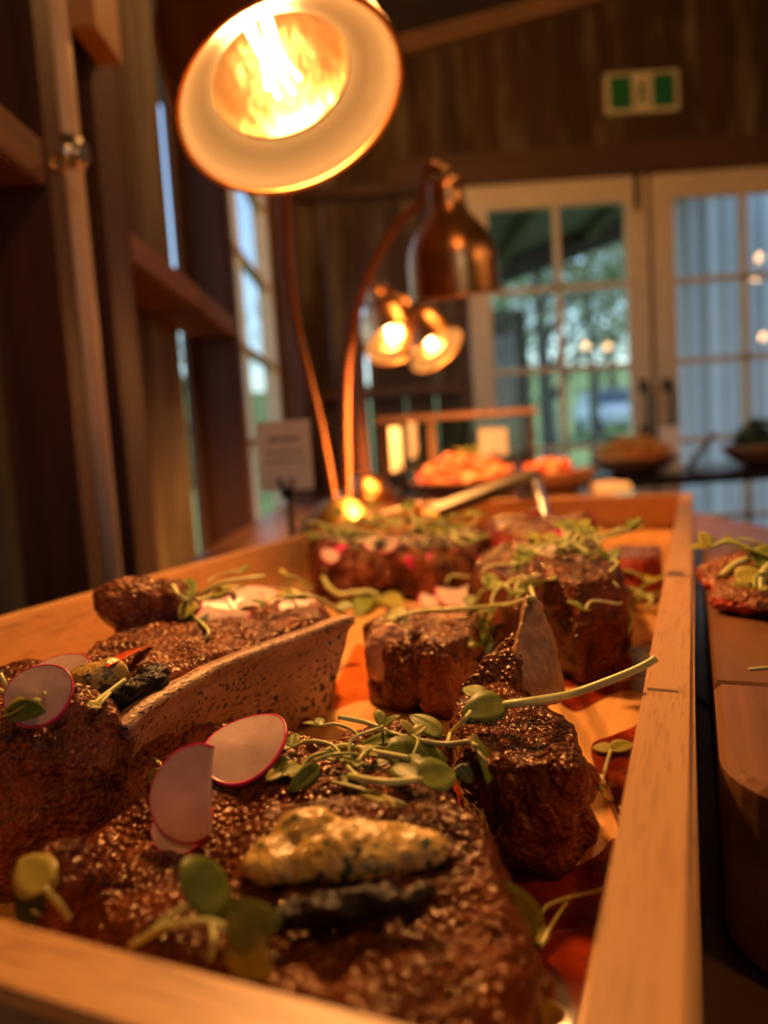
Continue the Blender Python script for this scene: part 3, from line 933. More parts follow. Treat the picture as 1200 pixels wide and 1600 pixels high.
# front steak
s1 = thing('steak', 'flat seared boneless steak topped with herb butter at the near end of the tray', 'steak', base_pt(480, 1330, -0.1))
p1 = [(60, 1370, -0.112), (140, 1290, -0.106), (245, 1205, -0.099), (300, 1172, -0.098), (440, 1145, -0.098), (600, 1132, -0.098), (690, 1150, -0.098), (700, 1235, -0.099), (775, 1290, -0.098), (812, 1370, -0.099), (845, 1480, -0.105), (830, 1610, -0.108), (600, 1640, -0.106), (400, 1560, -0.106), (200, 1480, -0.108)]
organic('meat', lumps([q[:2] for q in p1[:11]], -0.1, 18, 0.009, 4) + [slab(p1, -0.1), ball(PZ(520, 1370, -0.112), 0.036, 0.020, 0.018), ball(PZ(600, 1190, -0.108), 0.022, 0.018, 0.012), ball(PZ(330, 1290, -0.112), 0.026, 0.022, 0.013)],
        M_S1, 0.0011, DSP, s1, ridge=(0.75, 22, 120, 0.0022), seed=1.3)

organic('charred_ridge', [ball(hit0, 0.016, 0.0045, 0.003, 0.15) for hit0 in (PZ(500, 1425, -0.1005), PZ(575, 1412, -0.0985))], M_CHAR, 0.0009, [(200, 0.0016), (420, 0.0009)], s1, seed=6)
# left bone-in steak
s2 = thing('steak', 'thick bone-in rib steak with long pale bone face peppered black beside tray wall', 'steak', base_pt(300, 1000, -0.085))
p2 = [(518, 962), (335, 1026), (248, 1068), (180, 1108), (125, 1155), (60, 1165), (-60, 1140), (-150, 1085), (-60, 1050), (70, 1030), (160, 1003), (235, 955), (310, 918), (430, 902), (492, 910), (512, 935)]
organic('meat', [slab(p2, -0.0845, tap=0.95), ball(PD(205, 945, 0.385), 0.020, 0.016, 0.016), ball(PD(265, 945, 0.39), 0.018, 0.014, 0.014), ball(PD(205, 985, 0.375), 0.009, 0.009, 0.011),
                 ball(PD(60, 1180, 0.232), 0.026, 0.016, 0.020), ball(PD(110, 1130, 0.238), 0.018, 0.014, 0.012), ball(PD(40, 1300, 0.228), 0.024, 0.014, 0.022), ball(0.5 * (PZ(190, 1135, -0.09) + PZ(180, 1270, -0.1345)) + Vector((-0.007, -0.007, 0)), 0.014, 0.015, 0.027), ball(PZ(150, 1180, -0.10), 0.014, 0.012, 0.016)],
        M_S2, 0.0012, DSP, s2, ridge=(0.2, 30, 120, 0.002), seed=4.1)
tops = [(548, 962, -0.0825), (450, 998, -0.0825), (350, 1036, -0.0825), (262, 1082, -0.0835), (222, 1108, -0.085), (196, 1135, -0.088)]
bots = [(505, 1126, -0.1345), (420, 1152, -0.1345), (330, 1190, -0.1345), (250, 1232, -0.1345), (214, 1252, -0.1345), (190, 1270, -0.1345)]
def ruled(tops, bots, thick, nx=60, ny=24):
    T = smooth_path([PZ(*t) for t in tops], nx // 5); B = smooth_path([PZ(*t) for t in bots], nx // 5)
    n = len(T)
    V, F = [], []
    for side in (0, 1):
        for i in range(n):
            ax = (T[min(i + 1, n - 1)] - T[max(0, i - 1)]); nrm = Vector((ax.y, -ax.x, 0)).normalized()
            if nrm.y > 0: nrm = -nrm
            for j in range(ny + 1):
                t = j / ny
                p = T[i].lerp(B[i], t)
                bow = 0.0032 * math.sin(math.pi * min(1, t * 1.15)) 
                ridge = 0.0014 * math.exp(-((t - 0.16) / 0.05) ** 2)
                nz = 0.0008 * noise.noise(p * 90) + 0.0005 * noise.noise(p * 260)
                V.append(p + nrm * ((0.003 - bow * 0.6 - ridge + nz) - side * thick))
    W = ny + 1
    K = n * W
    for i in range(n - 1):
        for j in range(ny):
            a = i * W + j
            F.append((a, a + W, a + W + 1, a + 1)); F.append((K + a, K + a + 1, K + a + W + 1, K + a + W))
    for i in range(n - 1):
        for j in (0, ny):
            a = i * W + j
            F.append((a, K + a, K + a + W, a + W))
    for j in range(ny):
        for i in (0, n - 1):
            a = i * W + j
            F.append((a, a + 1, K + a + 1, K + a))
    return V, F
bf = ruled(tops, bots, 0.010)
bone = mk('bone', bf, M_BONE, s2, True)
bone['label'] = 'long pale bone face speckled with black pepper'
BVHS.append(BVHTree.FromPolygons([tuple(c) for c in bf[0]], bf[1]))
organic('charred_edge', [ball(PZ(205, 1078, -0.0815), 0.017, 0.006, 0.005, 0.95), ball(PZ(240, 1055, -0.081), 0.008, 0.005, 0.004, 0.9)], M_CHAR, 0.0009, [(200, 0.0016), (420, 0.0009)], s2, seed=2)
organic('fat_tag', [ball(PD(135, 1212, 0.234), 0.0055, 0.004, 0.0045), ball(PD(147, 1208, 0.232), 0.0035, 0.003, 0.0028), ball(PD(112, 1190, 0.236), 0.008, 0.005, 0.007)], M_FAT, 0.0008, [(220, 0.0010)], s2, seed=3)

# right bone-in steak
s3 = thing('steak', 'chunky bone-in steak with upright bone tip leaning near tray wall by the walnut board', 'steak', base_pt(830, 1150, -0.1))
p3 = [(706, 1085), (755, 1072), (832, 1092), (888, 1106), (912, 1135), (922, 1165), (865, 1198), (790, 1200), (740, 1185), (712, 1140)]
FZ = CAMZ - 0.1345
def down(p):
    return Vector((p.x, p.y, FZ))
rg = [PD(820, 955, 0.300), PD(772, 1022, 0.292), PD(715, 1082, 0.278), PD(800, 1085, 0.280), PD(815, 1000, 0.305), PD(800, 1010, 0.315)]
organic('meat', lumps(p3, -0.098, 16, 0.0075, 3) + [slab(p3, -0.098, tap=0.93), hull(rg + [down(p) for p in rg])], M_S1, 0.0010, DSP, s3, smooth_it=9, seed=7.7)
bp = [PD(822, 936, 0.300), PD(846, 950, 0.300), PD(868, 1010, 0.294), PD(886, 1092, 0.287), PD(850, 1110, 0.278), PD(798, 1062, 0.280), PD(808, 985, 0.293)]
organic('bone', [hull(bp + [p + Vector((0.002, 0.010, 0)) for p in bp])], M_BONE2, 0.0008, [(120, 0.0010), (380, 0.0005)], s3, smooth_it=4, seed=5.5)

# small chunk in the middle
s4 = thing('steak', 'small two-lobed chunk of seared steak in the middle of the tray', 'steak', base_pt(650, 1000, -0.1))
organic('meat', lumps([(572, 984), (640, 1003), (700, 1008), (744, 985), (748, 958), (590, 950)], -0.098, 14, 0.0085, 5) + [slab([(572, 984), (600, 1000), (642, 1003), (655, 965), (640, 945), (590, 950)], -0.097, tap=0.85), slab([(652, 1006), (700, 1008), (744, 985), (748, 958), (700, 942), (650, 950)], -0.096, tap=0.85), slab([(590, 975), (730, 985), (735, 950), (600, 945)], -0.102)],
        M_S2, 0.0011, DSP, s4, smooth_it=9, seed=9.2)
organic('fat_edge', [ball(PD(596, 1025, 0.372), 0.010, 0.006, 0.015), ball(PD(612, 1000, 0.372), 0.008, 0.006, 0.010)], M_FAT, 0.0011, [(120, 0.0016), (300, 0.0008)], s4, seed=8)
# mid right steak
s5 = thing('steak', 'tall dark sided steak block with charred corner behind the upright bone', 'steak', base_pt(900, 900, -0.09))
organic('meat', lumps([(850, 908), (905, 916), (966, 906), (960, 872), (840, 880)], -0.083, 16, 0.010, 6) + [slab([(850, 908), (905, 916), (966, 906), (966, 872), (900, 866), (840, 880)], -0.0795, tap=0.95), slab([(735, 886), (800, 905), (860, 912), (960, 885), (950, 852), (850, 846), (745, 856)], -0.0875)],
        M_S1, 0.0013, DSPF, s5, smooth_it=5, seed=11.5)
organic('charred_corner', [ball(PD(945, 912, 0.425), 0.010, 0.010, 0.010)], M_CHAR, 0.0011, [(200, 0.0018), (420, 0.001)], s5, seed=2.7)
# pink slab against the right wall
s8 = thing('steak', 'smooth pinkish rib slab lying against the tray wall by the walnut board', 'steak', base_pt(1000, 900, -0.1))
organic('meat', [slab([(945, 872), (1000, 872), (1034, 868), (1032, 852), (990, 850), (955, 855)], -0.0985, tap=0.97)], M_S3, 0.0015, [(40, 0.002), (120, 0.001)], s8, seed=13.0)
# rear left steak
s6 = thing('steak', 'sliced steak chunks under a heap of microgreens near the tray wall facing the window', 'steak', base_pt(630, 850, -0.09))
organic('meat', lumps([(492, 862), (545, 866), (603, 860), (680, 862), (752, 854), (764, 832), (505, 834)], -0.092, 26, 0.013, 8) + [slab([(492, 862), (545, 866), (603, 860), (612, 836), (560, 828), (505, 834)], -0.092, tap=0.9), slab([(612, 855), (680, 862), (752, 854), (764, 832), (700, 822), (625, 828)], -0.088, tap=0.9), slab([(520, 850), (740, 846), (740, 834), (530, 836)], -0.1)],
        M_S1, 0.0016, DSPF, s6, smooth_it=5, seed=17.0)
# rear right steak
s7 = thing('steak', 'red rare steak with raised bone tip at the far end of the tray', 'steak', base_pt(830, 825, -0.09))
organic('meat', lumps([(772, 834), (820, 836), (880, 834), (925, 828), (925, 808), (765, 808)], -0.086, 18, 0.012, 9) + [slab([(772, 834), (820, 836), (880, 834), (925, 828), (925, 808), (850, 803), (765, 808)], -0.086, tap=0.95)], M_S3, 0.0017, DSPF, s7, smooth_it=5, seed=19.0)
tip = PD(918, 822, 0.86)
organic('bone_tip', [ball(tip, 0.011, 0.010, 0.017, 0.4), ball(tip + Vector((-0.008, 0, -0.018)), 0.010, 0.010, 0.012)], M_S3, 0.0014, [(90, 0.002)], s7, seed=3.3)

# ------------------------------------------------------------------ ray casts on to the food and the tray floor
fpoly = [MT @ Vector((a, b, zf)) for a, b in ((LI, NI), (RI, NI), (RI, FI), (LI, FI))]
BVHS.append(BVHTree.FromPolygons([tuple(p) for p in fpoly], [(0, 1, 2, 3)]))
bpoly = [MT @ Vector((a, b, bz1)) for a, b in ((bl, b_near), (bl + 0.28, b_near), (bl + 0.28, b_far), (bl, b_far))]
BVHS.append(BVHTree.FromPolygons([tuple(p) for p in bpoly], [(0, 1, 2, 3)]))
def hit(px, py, k=0.0):
    """surface point seen at a pixel, lifted towards the eye by the share k of its distance"""
    r = ray(px, py).normalized()
    best = None
    for t in BVHS:
        h = t.ray_cast(CAM, r)
        if h[0] is not None and (best is None or h[3] < best[3]):
            best = h
    if best is None:
        return PZ(px, py, -0.13), Vector((0, 0, 1))
    return CAM + (best[0] - CAM) * (1 - k), best[1]
def mpp(p):
    return (CR.transposed() @ (p - CAM)).length / FPX     # metres per pixel at a point

# ------------------------------------------------------------------ juice
def juice_mat():
    m, n, out = new_mat('meat_juice')
    b = bsdf(n, out, Roughness=0.06)
    b.inputs['Base Color'].default_value = (0.16, 0.012, 0.004, 1)
    b.inputs['Coat Weight'].default_value = 0.5
    v = coords(n, (60, 60, 60))
    nz = N(n, 'ShaderNodeTexNoise', Scale=1.0, Detail=3.0); n.links.new(v, nz.inputs['Vector'])
    r = ramp(n, [(0.35, (0.10, 0.008, 0.003)), (0.65, (0.30, 0.035, 0.008))]); n.links.new(nz.outputs[0], r.inputs[0])
    n.links.new(r.outputs[0], b.inputs['Base Color'])
    n.links.new(bump(n, nz.outputs[0], 0.1, 0.001), b.inputs['Normal'])
    return m
M_JUICE = juice_mat()
M_JUICE2 = plain('thin_juice', (0.62, 0.13, 0.02), 0.07, var=0.3, scale=50)
def puddle(pts, mat, dz, label):
    P = [PZ(x, y, DZF) for x, y in pts]
    Q = smooth_path(P + [P[0]], 5)[:-1]
    n = len(Q)
    c = sum(Q, Vector()) / n
    V = [Vector((q.x, q.y, zf + 0.00005)) for q in Q] + [Vector((c.x + (q.x - c.x) * 0.98, c.y + (q.y - c.y) * 0.98, zf + dz)) for q in Q]
    tr = mgeo.tessellate_polygon([[Vector((q.x, q.y, 0)) for q in Q]])
    F = [tuple(t) for t in tr] + [tuple(i + n for i in t) for t in tr] + [(i, (i + 1) % n, (i + 1) % n + n, i + n) for i in range(n)]
    o = mk('juice_puddle', (V, F), mat, None, False, (c.x, c.y, zf))
    return tag(o, label, 'juice', None, 'stuff')
puddle([(870, 1095), (930, 1072), (1003, 1062), (1030, 1070), (1010, 1150), (985, 1240), (968, 1275), (950, 1225), (930, 1200), (925, 1165), (960, 1150), (1000, 1130), (1010, 1090), (985, 1078), (940, 1092), (900, 1112)], M_JUICE, 0.0006, 'dark red meat juice curling over the wood by the tray wall by the walnut board')
puddle([(800, 1390), (860, 1370), (930, 1340), (962, 1310), (950, 1380), (925, 1480), (905, 1580), (880, 1640), (820, 1660), (790, 1560), (770, 1440)], M_JUICE, 0.0006, 'deep dark juice pool in the tray corner by the buttered steak')
puddle([(505, 1100), (540, 1040), (560, 1005), (600, 1040), (640, 1075), (600, 1092), (560, 1096), (520, 1110)], M_JUICE2, 0.0005, 'thin orange red juice on the tray floor beside the long bone')
puddle([(600, 1085), (660, 1070), (745, 1060), (740, 1098), (690, 1112), (620, 1112)], M_JUICE, 0.0006, 'dark juice around the small two-lobed chunk')
puddle([(890, 1040), (960, 1030), (1010, 1000), (1035, 1020), (1030, 1052), (960, 1060), (880, 1075)], M_JUICE, 0.0005, 'dark juice in front of the charred corner steak')
puddle([(690, 1170), (745, 1180), (800, 1260), (845, 1385), (790, 1420), (740, 1330), (700, 1250)], M_JUICE, 0.0007, 'dark juice and painted shade in the narrow gap between buttered steak and bone steak')  # dark sheet stands for the shade in this gap as well as juice
puddle([(120, 1330), (170, 1290), (260, 1220), (285, 1200), (280, 1260), (200, 1320), (150, 1360)], M_JUICE, 0.0006, 'black looking juice between the long bone and the buttered steak')

# ------------------------------------------------------------------ garnish
def leaf_mat(name, a, b, rough=0.42):
    m, n, out = new_mat(name)
    p = bsdf(n, out, Roughness=rough)
    v = coords(n, (180, 180, 180))
    nz = N(n, 'ShaderNodeTexNoise', Scale=1.0, Detail=4.0); n.links.new(v, nz.inputs['Vector'])
    oi = n.nodes.new('ShaderNodeObjectInfo')
    ad = N(n, 'ShaderNodeMath', operation='MULTIPLY_ADD'); ad.inputs[1].default_value = 0.5
    n.links.new(oi.outputs['Random'], ad.inputs[0]); n.links.new(nz.outputs[0], ad.inputs[2])
    r = ramp(n, [(0.45, a), (0.95, b)]); n.links.new(ad.outputs[0], r.inputs[0])
    n.links.new(r.outputs[0], p.inputs['Base Color'])
    n.links.new(bump(n, nz.outputs[0], 0.25, 0.001), p.inputs['Normal'])
    tl_ = N(n, 'ShaderNodeBsdfTranslucent'); n.links.new(r.outputs[0], tl_.inputs[0])
    mx = n.nodes.new('ShaderNodeMixShader'); mx.inputs[0].default_value = 0.42
    n.links.new(p.outputs[0], mx.inputs[1]); n.links.new(tl_.outputs[0], mx.inputs[2])
    n.links.new(mx.outputs[0], out.inputs[0])
    return m
M_LEAF = leaf_mat('cress_leaf', (0.13, 0.19, 0.03), (0.30, 0.36, 0.08))
M_LEAFY = leaf_mat('yellow_leaf', (0.36, 0.36, 0.07), (0.55, 0.50, 0.12))
M_LEAFD = leaf_mat('dark_leaf', (0.02, 0.05, 0.03), (0.05, 0.10, 0.05))
M_STEM = plain('pale_stem', (0.52, 0.56, 0.24), 0.38, var=0.15, scale=150)
M_STEMG = plain('green_stem', (0.30, 0.38, 0.09), 0.4, var=0.15, scale=150)
M_FLESH = leaf_mat('radish_flesh', (0.72, 0.54, 0.52), (0.86, 0.70, 0.67), 0.32)
M_SKIN = plain('radish_skin', (0.62, 0.03, 0.14), 0.3, var=0.2, scale=120)
def butter_mat():
    m, n, out = new_mat('herb_butter')
    b = bsdf(n, out, Roughness=0.25)
    v = coords(n, (1, 1, 1))
    a = N(n, 'ShaderNodeTexNoise', Scale=430.0, Detail=3.0); n.links.new(v, a.inputs['Vector'])
    c = N(n, 'ShaderNodeTexNoise', Scale=60.0, Detail=3.0); n.links.new(v, c.inputs['Vector'])
    ad = N(n, 'ShaderNodeMath', operation='MULTIPLY_ADD'); ad.inputs[1].default_value = 0.6
    n.links.new(c.outputs[0], ad.inputs[0]); n.links.new(a.outputs[0], ad.inputs[2])
    r = ramp(n, [(0.62, (0.46, 0.27, 0.05)), (0.82, (0.60, 0.42, 0.14)), (0.92, (0.22, 0.20, 0.06)), (0.97, (0.035, 0.055, 0.03))])
    n.links.new(ad.outputs[0], r.inputs[0]); n.links.new(r.outputs[0], b.inputs['Base Color'])
    n.links.new(bump(n, a.outputs[0], 0.5, 0.002), b.inputs['Normal'])
    return m
M_BUTTER = butter_mat()

def leaf_vf(base, tip, width, up, curl=0.25, nl=9, nw=5, notch=0.0):
    """rounded seed leaf from base to tip; cupped across, curled along"""
    base, tip = Vector(base), Vector(tip)
    ax = tip - base
    L = ax.length
    ax.normalize()
    up = Vector(up)
    sd_ = ax.cross(up)
    if sd_.length < 1e-6: sd_ = ax.cross(Vector((1, 0, 0)))
    sd_.normalize()
    upv = sd_.cross(ax).normalized()
    th = max(0.00035, width * 0.03)
    V, F = [], []
    for lay in (0, 1):
        for i in range(nl):
            t = i / (nl - 1)
            wv = width * 0.5 * (math.sin(math.pi * t ** 0.72) ** 0.62) if 0 < t < 1 else width * 0.04
            for j in range(nw):
                s = -1 + 2 * j / (nw - 1)
                cup = curl * width * 0.5 * s * s
                bend = -curl * L * 0.5 * (t - 0.4) ** 2
                V.append(base + ax * (L * t * (1 - notch * (1 - s * s) * (t > 0.9))) + sd_ * (wv * s) + upv * (cup * (wv / (width * 0.5)) + bend - lay * th))
    K = nl * nw
    for i in range(nl - 1):
        for j in range(nw - 1):
            a = i * nw + j
            F.append((a, a + nw, a + nw + 1, a + 1)); F.append((K + a, K + a + 1, K + a + nw + 1, K + a + nw))
    for i in range(nl - 1):
        for j in (0, nw - 1):
            a = i * nw + j
            F.append((a, K + a, K + a + nw, a + nw))
    for j in range(nw - 1):
        for i in (0, nl - 1):
            a = i * nw + j
            F.append((a, a + 1, K + a + 1, K + a))
    return V, F
VUP = Vector((0, -0.45, 0.9))
def sprout(label, stems, leaves, group=None, stem_mat=None):
    """stems: (list of (px, py, lift), width px); leaves: (base, tip, width px, material, up)"""
    allp = [hit(*q)[0] for st_ in stems for q in st_[0]] + [hit(*q)[0] for lf in leaves for q in lf[:2]]
    med = sorted((p - CAM).length for p in allp)[len(allp) // 2]
    def hp(*q):                              # keep the whole sprout together where a pixel slips past an edge
        p = hit(*q)[0] - CAM
        if p.length > med * 1.13:
            p = p * (med * 1.03 / p.length)
        return CAM + p
    p0 = hp(*stems[0][0][0])
    t = thing('microgreen_sprout', label, 'microgreen', p0, group)
    for pts, wpx in stems:
        P = [hp(*q) for q in pts]
        r = wpx * 0.5 * mpp(P[len(P) // 2])
        mk('stem', tube(smooth_path(P, 6), lambda u, r=r: r * (1.0 - 0.25 * abs(u - 0.4)), 7), stem_mat or M_STEM, t, True)
    for lf in leaves:
        b, tp, wpx, mt = lf[:4]
        up = lf[4] if len(lf) > 4 else VUP
        curl = lf[5] if len(lf) > 5 else 0.25
        B, T = hp(*b), hp(*tp)
        mk('leaf', leaf_vf(B, T, 1.3 * wpx * mpp(B), up, curl), mt, t, True)
    return t
K1, K2, K3 = 0.03, 0.06, 0.10
# near edge of the tray
sprout('sprout with one upright yellow seed leaf against the near tray edge', [([(108, 1436, K1), (92, 1412, K1 + .02), (70, 1388, K2)], 9)],
       [((72, 1390, K2), (32, 1340, K2), 44, M_LEAFY, (0.5, -0.85, 0.4), 0.1), ((80, 1392, K1), (74, 1350, .02), 16, M_LEAFY, (0, -0.9, 0.4), 0.1)])
sprout('dark round seed leaf lying beneath the upright yellow seed leaf', [([(62, 1428, .04), (50, 1424, .04)], 5)], [((66, 1424, .04), (22, 1402, .045), 34, M_LEAFD, (0.2, -0.9, 0.4), 0.1)])
sprout('large sprout with broad round green leaf standing on the near steak edge', [([(205, 1478, .05), (260, 1448, .07), (320, 1440, .09), (355, 1450, .10)], 11), ([(235, 1458, .06), (275, 1425, .08), (300, 1416, .09)], 9), ([(330, 1442, .09), (334, 1470, .09), (328, 1500, .08)], 9)],
       [((300, 1418, .10), (345, 1352, .10), 78, M_LEAF, (0.25, -0.95, 0.25), 0.12), ((350, 1452, .10), (436, 1436, .10), 48, M_LEAF, (0.1, -0.85, 0.55), 0.2), ((360, 1456, .095), (420, 1520, .09), 48, M_LEAFY, (0.3, -0.9, 0.2), 0.15)])
# cluster on the front steak
G1 = 'cluster of microgreens across the back of the buttered steak'
sprout('long pale sprout stem arching along the back edge of the buttered steak', [([(528, 1120, .02), (575, 1130, .04), (625, 1150, .05), (690, 1162, .06), (735, 1158, .06)], 8)],
       [((690, 1150, .06), (640, 1115, .06), 26, M_LEAF, (0.2, -0.6, 0.8)), ((625, 1150, .05), (560, 1165, .04), 20, M_LEAF)], G1)
sprout('sprout with wide folded green leaf in the middle of the steak cluster', [([(508, 1175, .03), (540, 1166, .05), (590, 1176, .06), (640, 1185, .06)], 11), ([(520, 1172, .04), (545, 1200, .05), (570, 1225, .03)], 9)],
       [((600, 1175, .06), (700, 1185, .05), 50, M_LEAF, (0, -0.5, 0.85), 0.1), ((620, 1190, .055), (665, 1220, .05), 40, M_LEAF, (0.2, -0.7, 0.7)), ((500, 1195, .035), (452, 1236, .02), 22, M_LEAF, (0.3, -0.8, 0.5))], G1)
sprout('sprout with bright green leaf hanging over the red edge of the steak', [([(545, 1212, .04), (600, 1222, .05), (660, 1218, .06)], 11)],
       [((655, 1218, .06), (712, 1205, .06), 46, M_LEAF, (0.1, -0.6, 0.8), 0.2), ((545, 1205, .04), (548, 1235, .03), 20, M_LEAF)], G1)
sprout('short sprout pair of small leaves near the radish slices', [([(425, 1195, .02), (400, 1205, .02), (370, 1212, .015)], 6)], [((425, 1198, .02), (455, 1188, .025), 20, M_LEAF), ((440, 1205, .02), (415, 1218, .02), 16, M_LEAFY)], G1)
sprout('thin sprout stem with narrow leaf lying over the butter edge', [([(520, 1222, .02), (580, 1238, .03), (635, 1258, .02)], 7)], [((560, 1235, .025), (620, 1256, .02), 14, M_LEAFY), ((470, 1195, .02), (440, 1210, .02), 26, M_LEAF)], G1)
sprout('sprout with spoon leaf draped over the side of the bone steak', [([(700, 1165, .05), (725, 1160, .05), (745, 1165, .05)], 8), ([(735, 1160, .05), (760, 1190, .05)], 6)],
       [((745, 1150, .04), (765, 1222, .035), 36, M_LEAF, (0.5, -0.8, 0.2), 0.2), ((715, 1195, .05), (738, 1225, .045), 22, M_LEAFD)], G1)
sprout('long sprout stretching from the bone steak to the tray wall by the walnut board', [([(768, 1104, .05), (830, 1096, .08), (890, 1085, .14), (950, 1064, .19), (1000, 1043, .20), (1026, 1028, .17)], 13)],
       [((790, 1098, .07), (722, 1115, .05), 42, M_LEAF, (0, -0.6, 0.8), 0.12), ((750, 1090, .04), (728, 1070, .04), 26, M_LEAF), ((760, 1112, .04), (730, 1128, .04), 30, M_LEAFD)])
sprout('pale thin sprout stem leaning from the cluster to the long sprout leaf', [([(700, 1160, .05), (705, 1145, .055), (725, 1125, .06), (735, 1112, .06)], 8)], [((700, 1150, .05), (650, 1140, .05), 18, M_LEAF)], G1)
# on the bare floor by the right wall
sprout('curly two-leaved sprout lying on bare wood by the tray wall by the walnut board', [([(973, 1268, .004), (955, 1250, .004), (938, 1228, .006), (945, 1205, .01), (952, 1180, .015), (955, 1172, .02)], 7)],
       [((955, 1172, .02), (926, 1166, .02), 18, M_LEAFY, (0, -0.3, 0.95)), ((955, 1172, .02), (990, 1160, .025), 20, M_LEAFY, (0, -0.3, 0.95))])
sprout('sprout with dark seed leaf lying in the deep juice pool', [([(838, 1462, .02), (850, 1420, .03), (890, 1402, .04), (942, 1390, .05)], 7), ([(845, 1480, .02), (865, 1440, .03), (885, 1410, .04)], 6)],
       [((838, 1470, .02), (802, 1390, .03), 34, M_LEAF, (0.3, -0.9, 0.3)), ((840, 1475, .02), (850, 1440, .03), 20, M_LEAFY)])
sprout('small green sprout tip where the buttered steak meets the tray corner', [([(870, 1600, .02), (862, 1590, .02)], 7)], [((870, 1610, .02), (850, 1570, .03), 30, M_LEAFY, (0.2, -0.9, 0.4))])
# left edge
sprout('sprout bunch at the butter end of the rib steak beside a pink radish', [([(-10, 1075, .03), (30, 1092, .05), (60, 1096, .05)], 9), ([(0, 1052, .02), (12, 1078, .04)], 7), ([(70, 1085, .05), (62, 1068, .05)], 5)],
       [((12, 1112, .05), (70, 1110, .05), 26, M_LEAF, (0, -0.7, 0.7), 0.2), ((66, 1080, .05), (64, 1042, .05), 14, M_LEAF, (0.6, -0.7, 0.2)), ((40, 1098, .05), (0, 1118, .04), 24, M_LEAFY)])
sprout('pale split stem lying over the herb butter dab on the rib steak', [([(140, 1105, .02), (165, 1085, .03), (195, 1062, .03)], 8), ([(150, 1108, .02), (172, 1082, .03)], 6)], [((135, 1100, .02), (160, 1104, .02), 12, M_LEAFY)])
sprout('tiny sprout with pale root tip tucked behind the front radish slice', [([(262, 1204, .01), (248, 1192, .02), (240, 1185, .03)], 6)], [((246, 1200, .015), (232, 1228, .01), 12, M_LEAF)])
# over the rib steak top
G2 = 'microgreens on top of the long bone rib steak'
sprout('sprout bundle crossing the radish half slices on the rib steak', [([(270, 915, .02), (285, 935, .03), (320, 935, .03), (345, 920, .03)], 7), ([(310, 930, .03), (350, 910, .03), (415, 900, .02)], 6), ([(300, 960, .02), (325, 985, .02), (320, 1000, .01)], 6)],
       [((300, 930, .03), (290, 898, .03), 18, M_LEAF), ((305, 940, .03), (280, 968, .03), 24, M_LEAFY), ((315, 945, .03), (300, 990, .02), 26, M_LEAFD), ((330, 930, .03), (375, 915, .03), 16, M_LEAFY)], G2)
sprout('yellow stem curl over the bone corner of the rib steak', [([(430, 940, .01), (470, 930, .02), (500, 938, .02), (530, 955, .02), (555, 975, .01)], 8)], [((470, 930, .02), (430, 925, .02), 16, M_LEAFY), ((525, 950, .02), (555, 945, .02), 18, M_LEAF)], G2)
sprout('curled yellow stem looping between the rib steak and the rear chunks', [([(505, 900, .02), (512, 915, .03), (530, 928, .03), (555, 926, .03), (580, 925, .03), (600, 940, .02)], 8)],
       [((575, 930, .03), (560, 960, .02), 26, M_LEAF), ((590, 932, .03), (628, 945, .03), 30, M_LEAFY)], G2)
G3 = 'microgreens on the middle chunks'
sprout('long yellow stem lying across the back of the small chunk', [([(620, 965, .02), (660, 955, .03), (720, 952, .04), (790, 945, .05), (830, 935, .05)], 8)], [((640, 960, .02), (600, 965, .02), 26, M_LEAFY), ((650, 958, .02), (630, 972, .02), 20, M_LEAF)], G3)
sprout('broad leaf pair between the small chunk and the upright bone', [([(735, 1010, .02), (760, 975, .03), (770, 960, .03)], 7)], [((740, 1008, .03), (768, 955, .03), 26, M_LEAF, (0.4, -0.8, 0.4)), ((770, 1000, .02), (782, 970, .02), 20, M_LEAFD), ((750, 1030, .02), (770, 990, .02), 24, M_LEAFD)], G3)
sprout('sprout with two round leaves behind the upright bone', [([(800, 930, .03), (790, 915, .04), (770, 912, .04)], 7), ([(835, 935, .04), (828, 915, .05)], 7)], [((770, 920, .04), (762, 895, .04), 22, M_LEAF), ((800, 925, .04), (830, 922, .04), 24, M_LEAF), ((828, 918, .05), (865, 900, .05), 34, M_LEAF)], G3)

# loose heaps of small sprouts
def proto_sprout(kind):
    t = thing('microgreen_sprout', 'x', 'microgreen', Vector((0, 0, -5)))
    rr = random.Random(kind * 11 + 3)
    L = 0.034
    pts = [Vector((0, 0, 0.0015)), Vector((L * 0.3, 0.004 * (kind - 1), 0.006)), Vector((L * 0.7, -0.003 * kind, 0.009)), Vector((L, 0.004 * (1 - kind), 0.006))]
    sm = [M_STEM, M_STEMG, M_STEM][kind]
    mk('stem', tube(smooth_path(pts, 4), 0.0011, 6), sm, t, True, local=True)
    e = pts[-1]
    for s in (-1, 1):
        mk('leaf', leaf_vf(e, e + Vector((0.008, s * 0.009, 0.003 + 0.002 * kind)), 0.0085, (0, 0, 1), 0.3, 6, 4), [M_LEAF, M_LEAFY, M_LEAF][kind], t, True, local=True)
    return t
PROTO = [proto_sprout(k) for k in range(3)]
used = [False] * 3
def heap(label, group, spots, scale=1.0, up=0.004):
    for px, py in spots:
        k = random.randrange(3)
        o = PROTO[k] if not used[k] else copy_tree(PROTO[k])
        used[k] = True
        p, nn = hit(px, py)
        if nn.z < 0.2: nn = Vector((0, -0.4, 0.9)).normalized()
        M = axis_frame(p + Vector((0, 0, up * random.random())), (nn + Vector((0, 0, 0.6))).normalized(), Vector((math.cos(random.random() * 6.28), math.sin(random.random() * 6.28), 0)))
        s = scale * random.uniform(0.75, 1.2)
        o.matrix_world = M @ Matrix.Scale(s, 4)
        o['label'] = label; o['group'] = group
def scatter(n, x0, x1, y0, y1, slope=0.0):
    out = []
    for _ in range(n):
        x = random.uniform(x0, x1)
        out.append((x, random.uniform(y0, y1) + slope * (x - x0)))
    return out
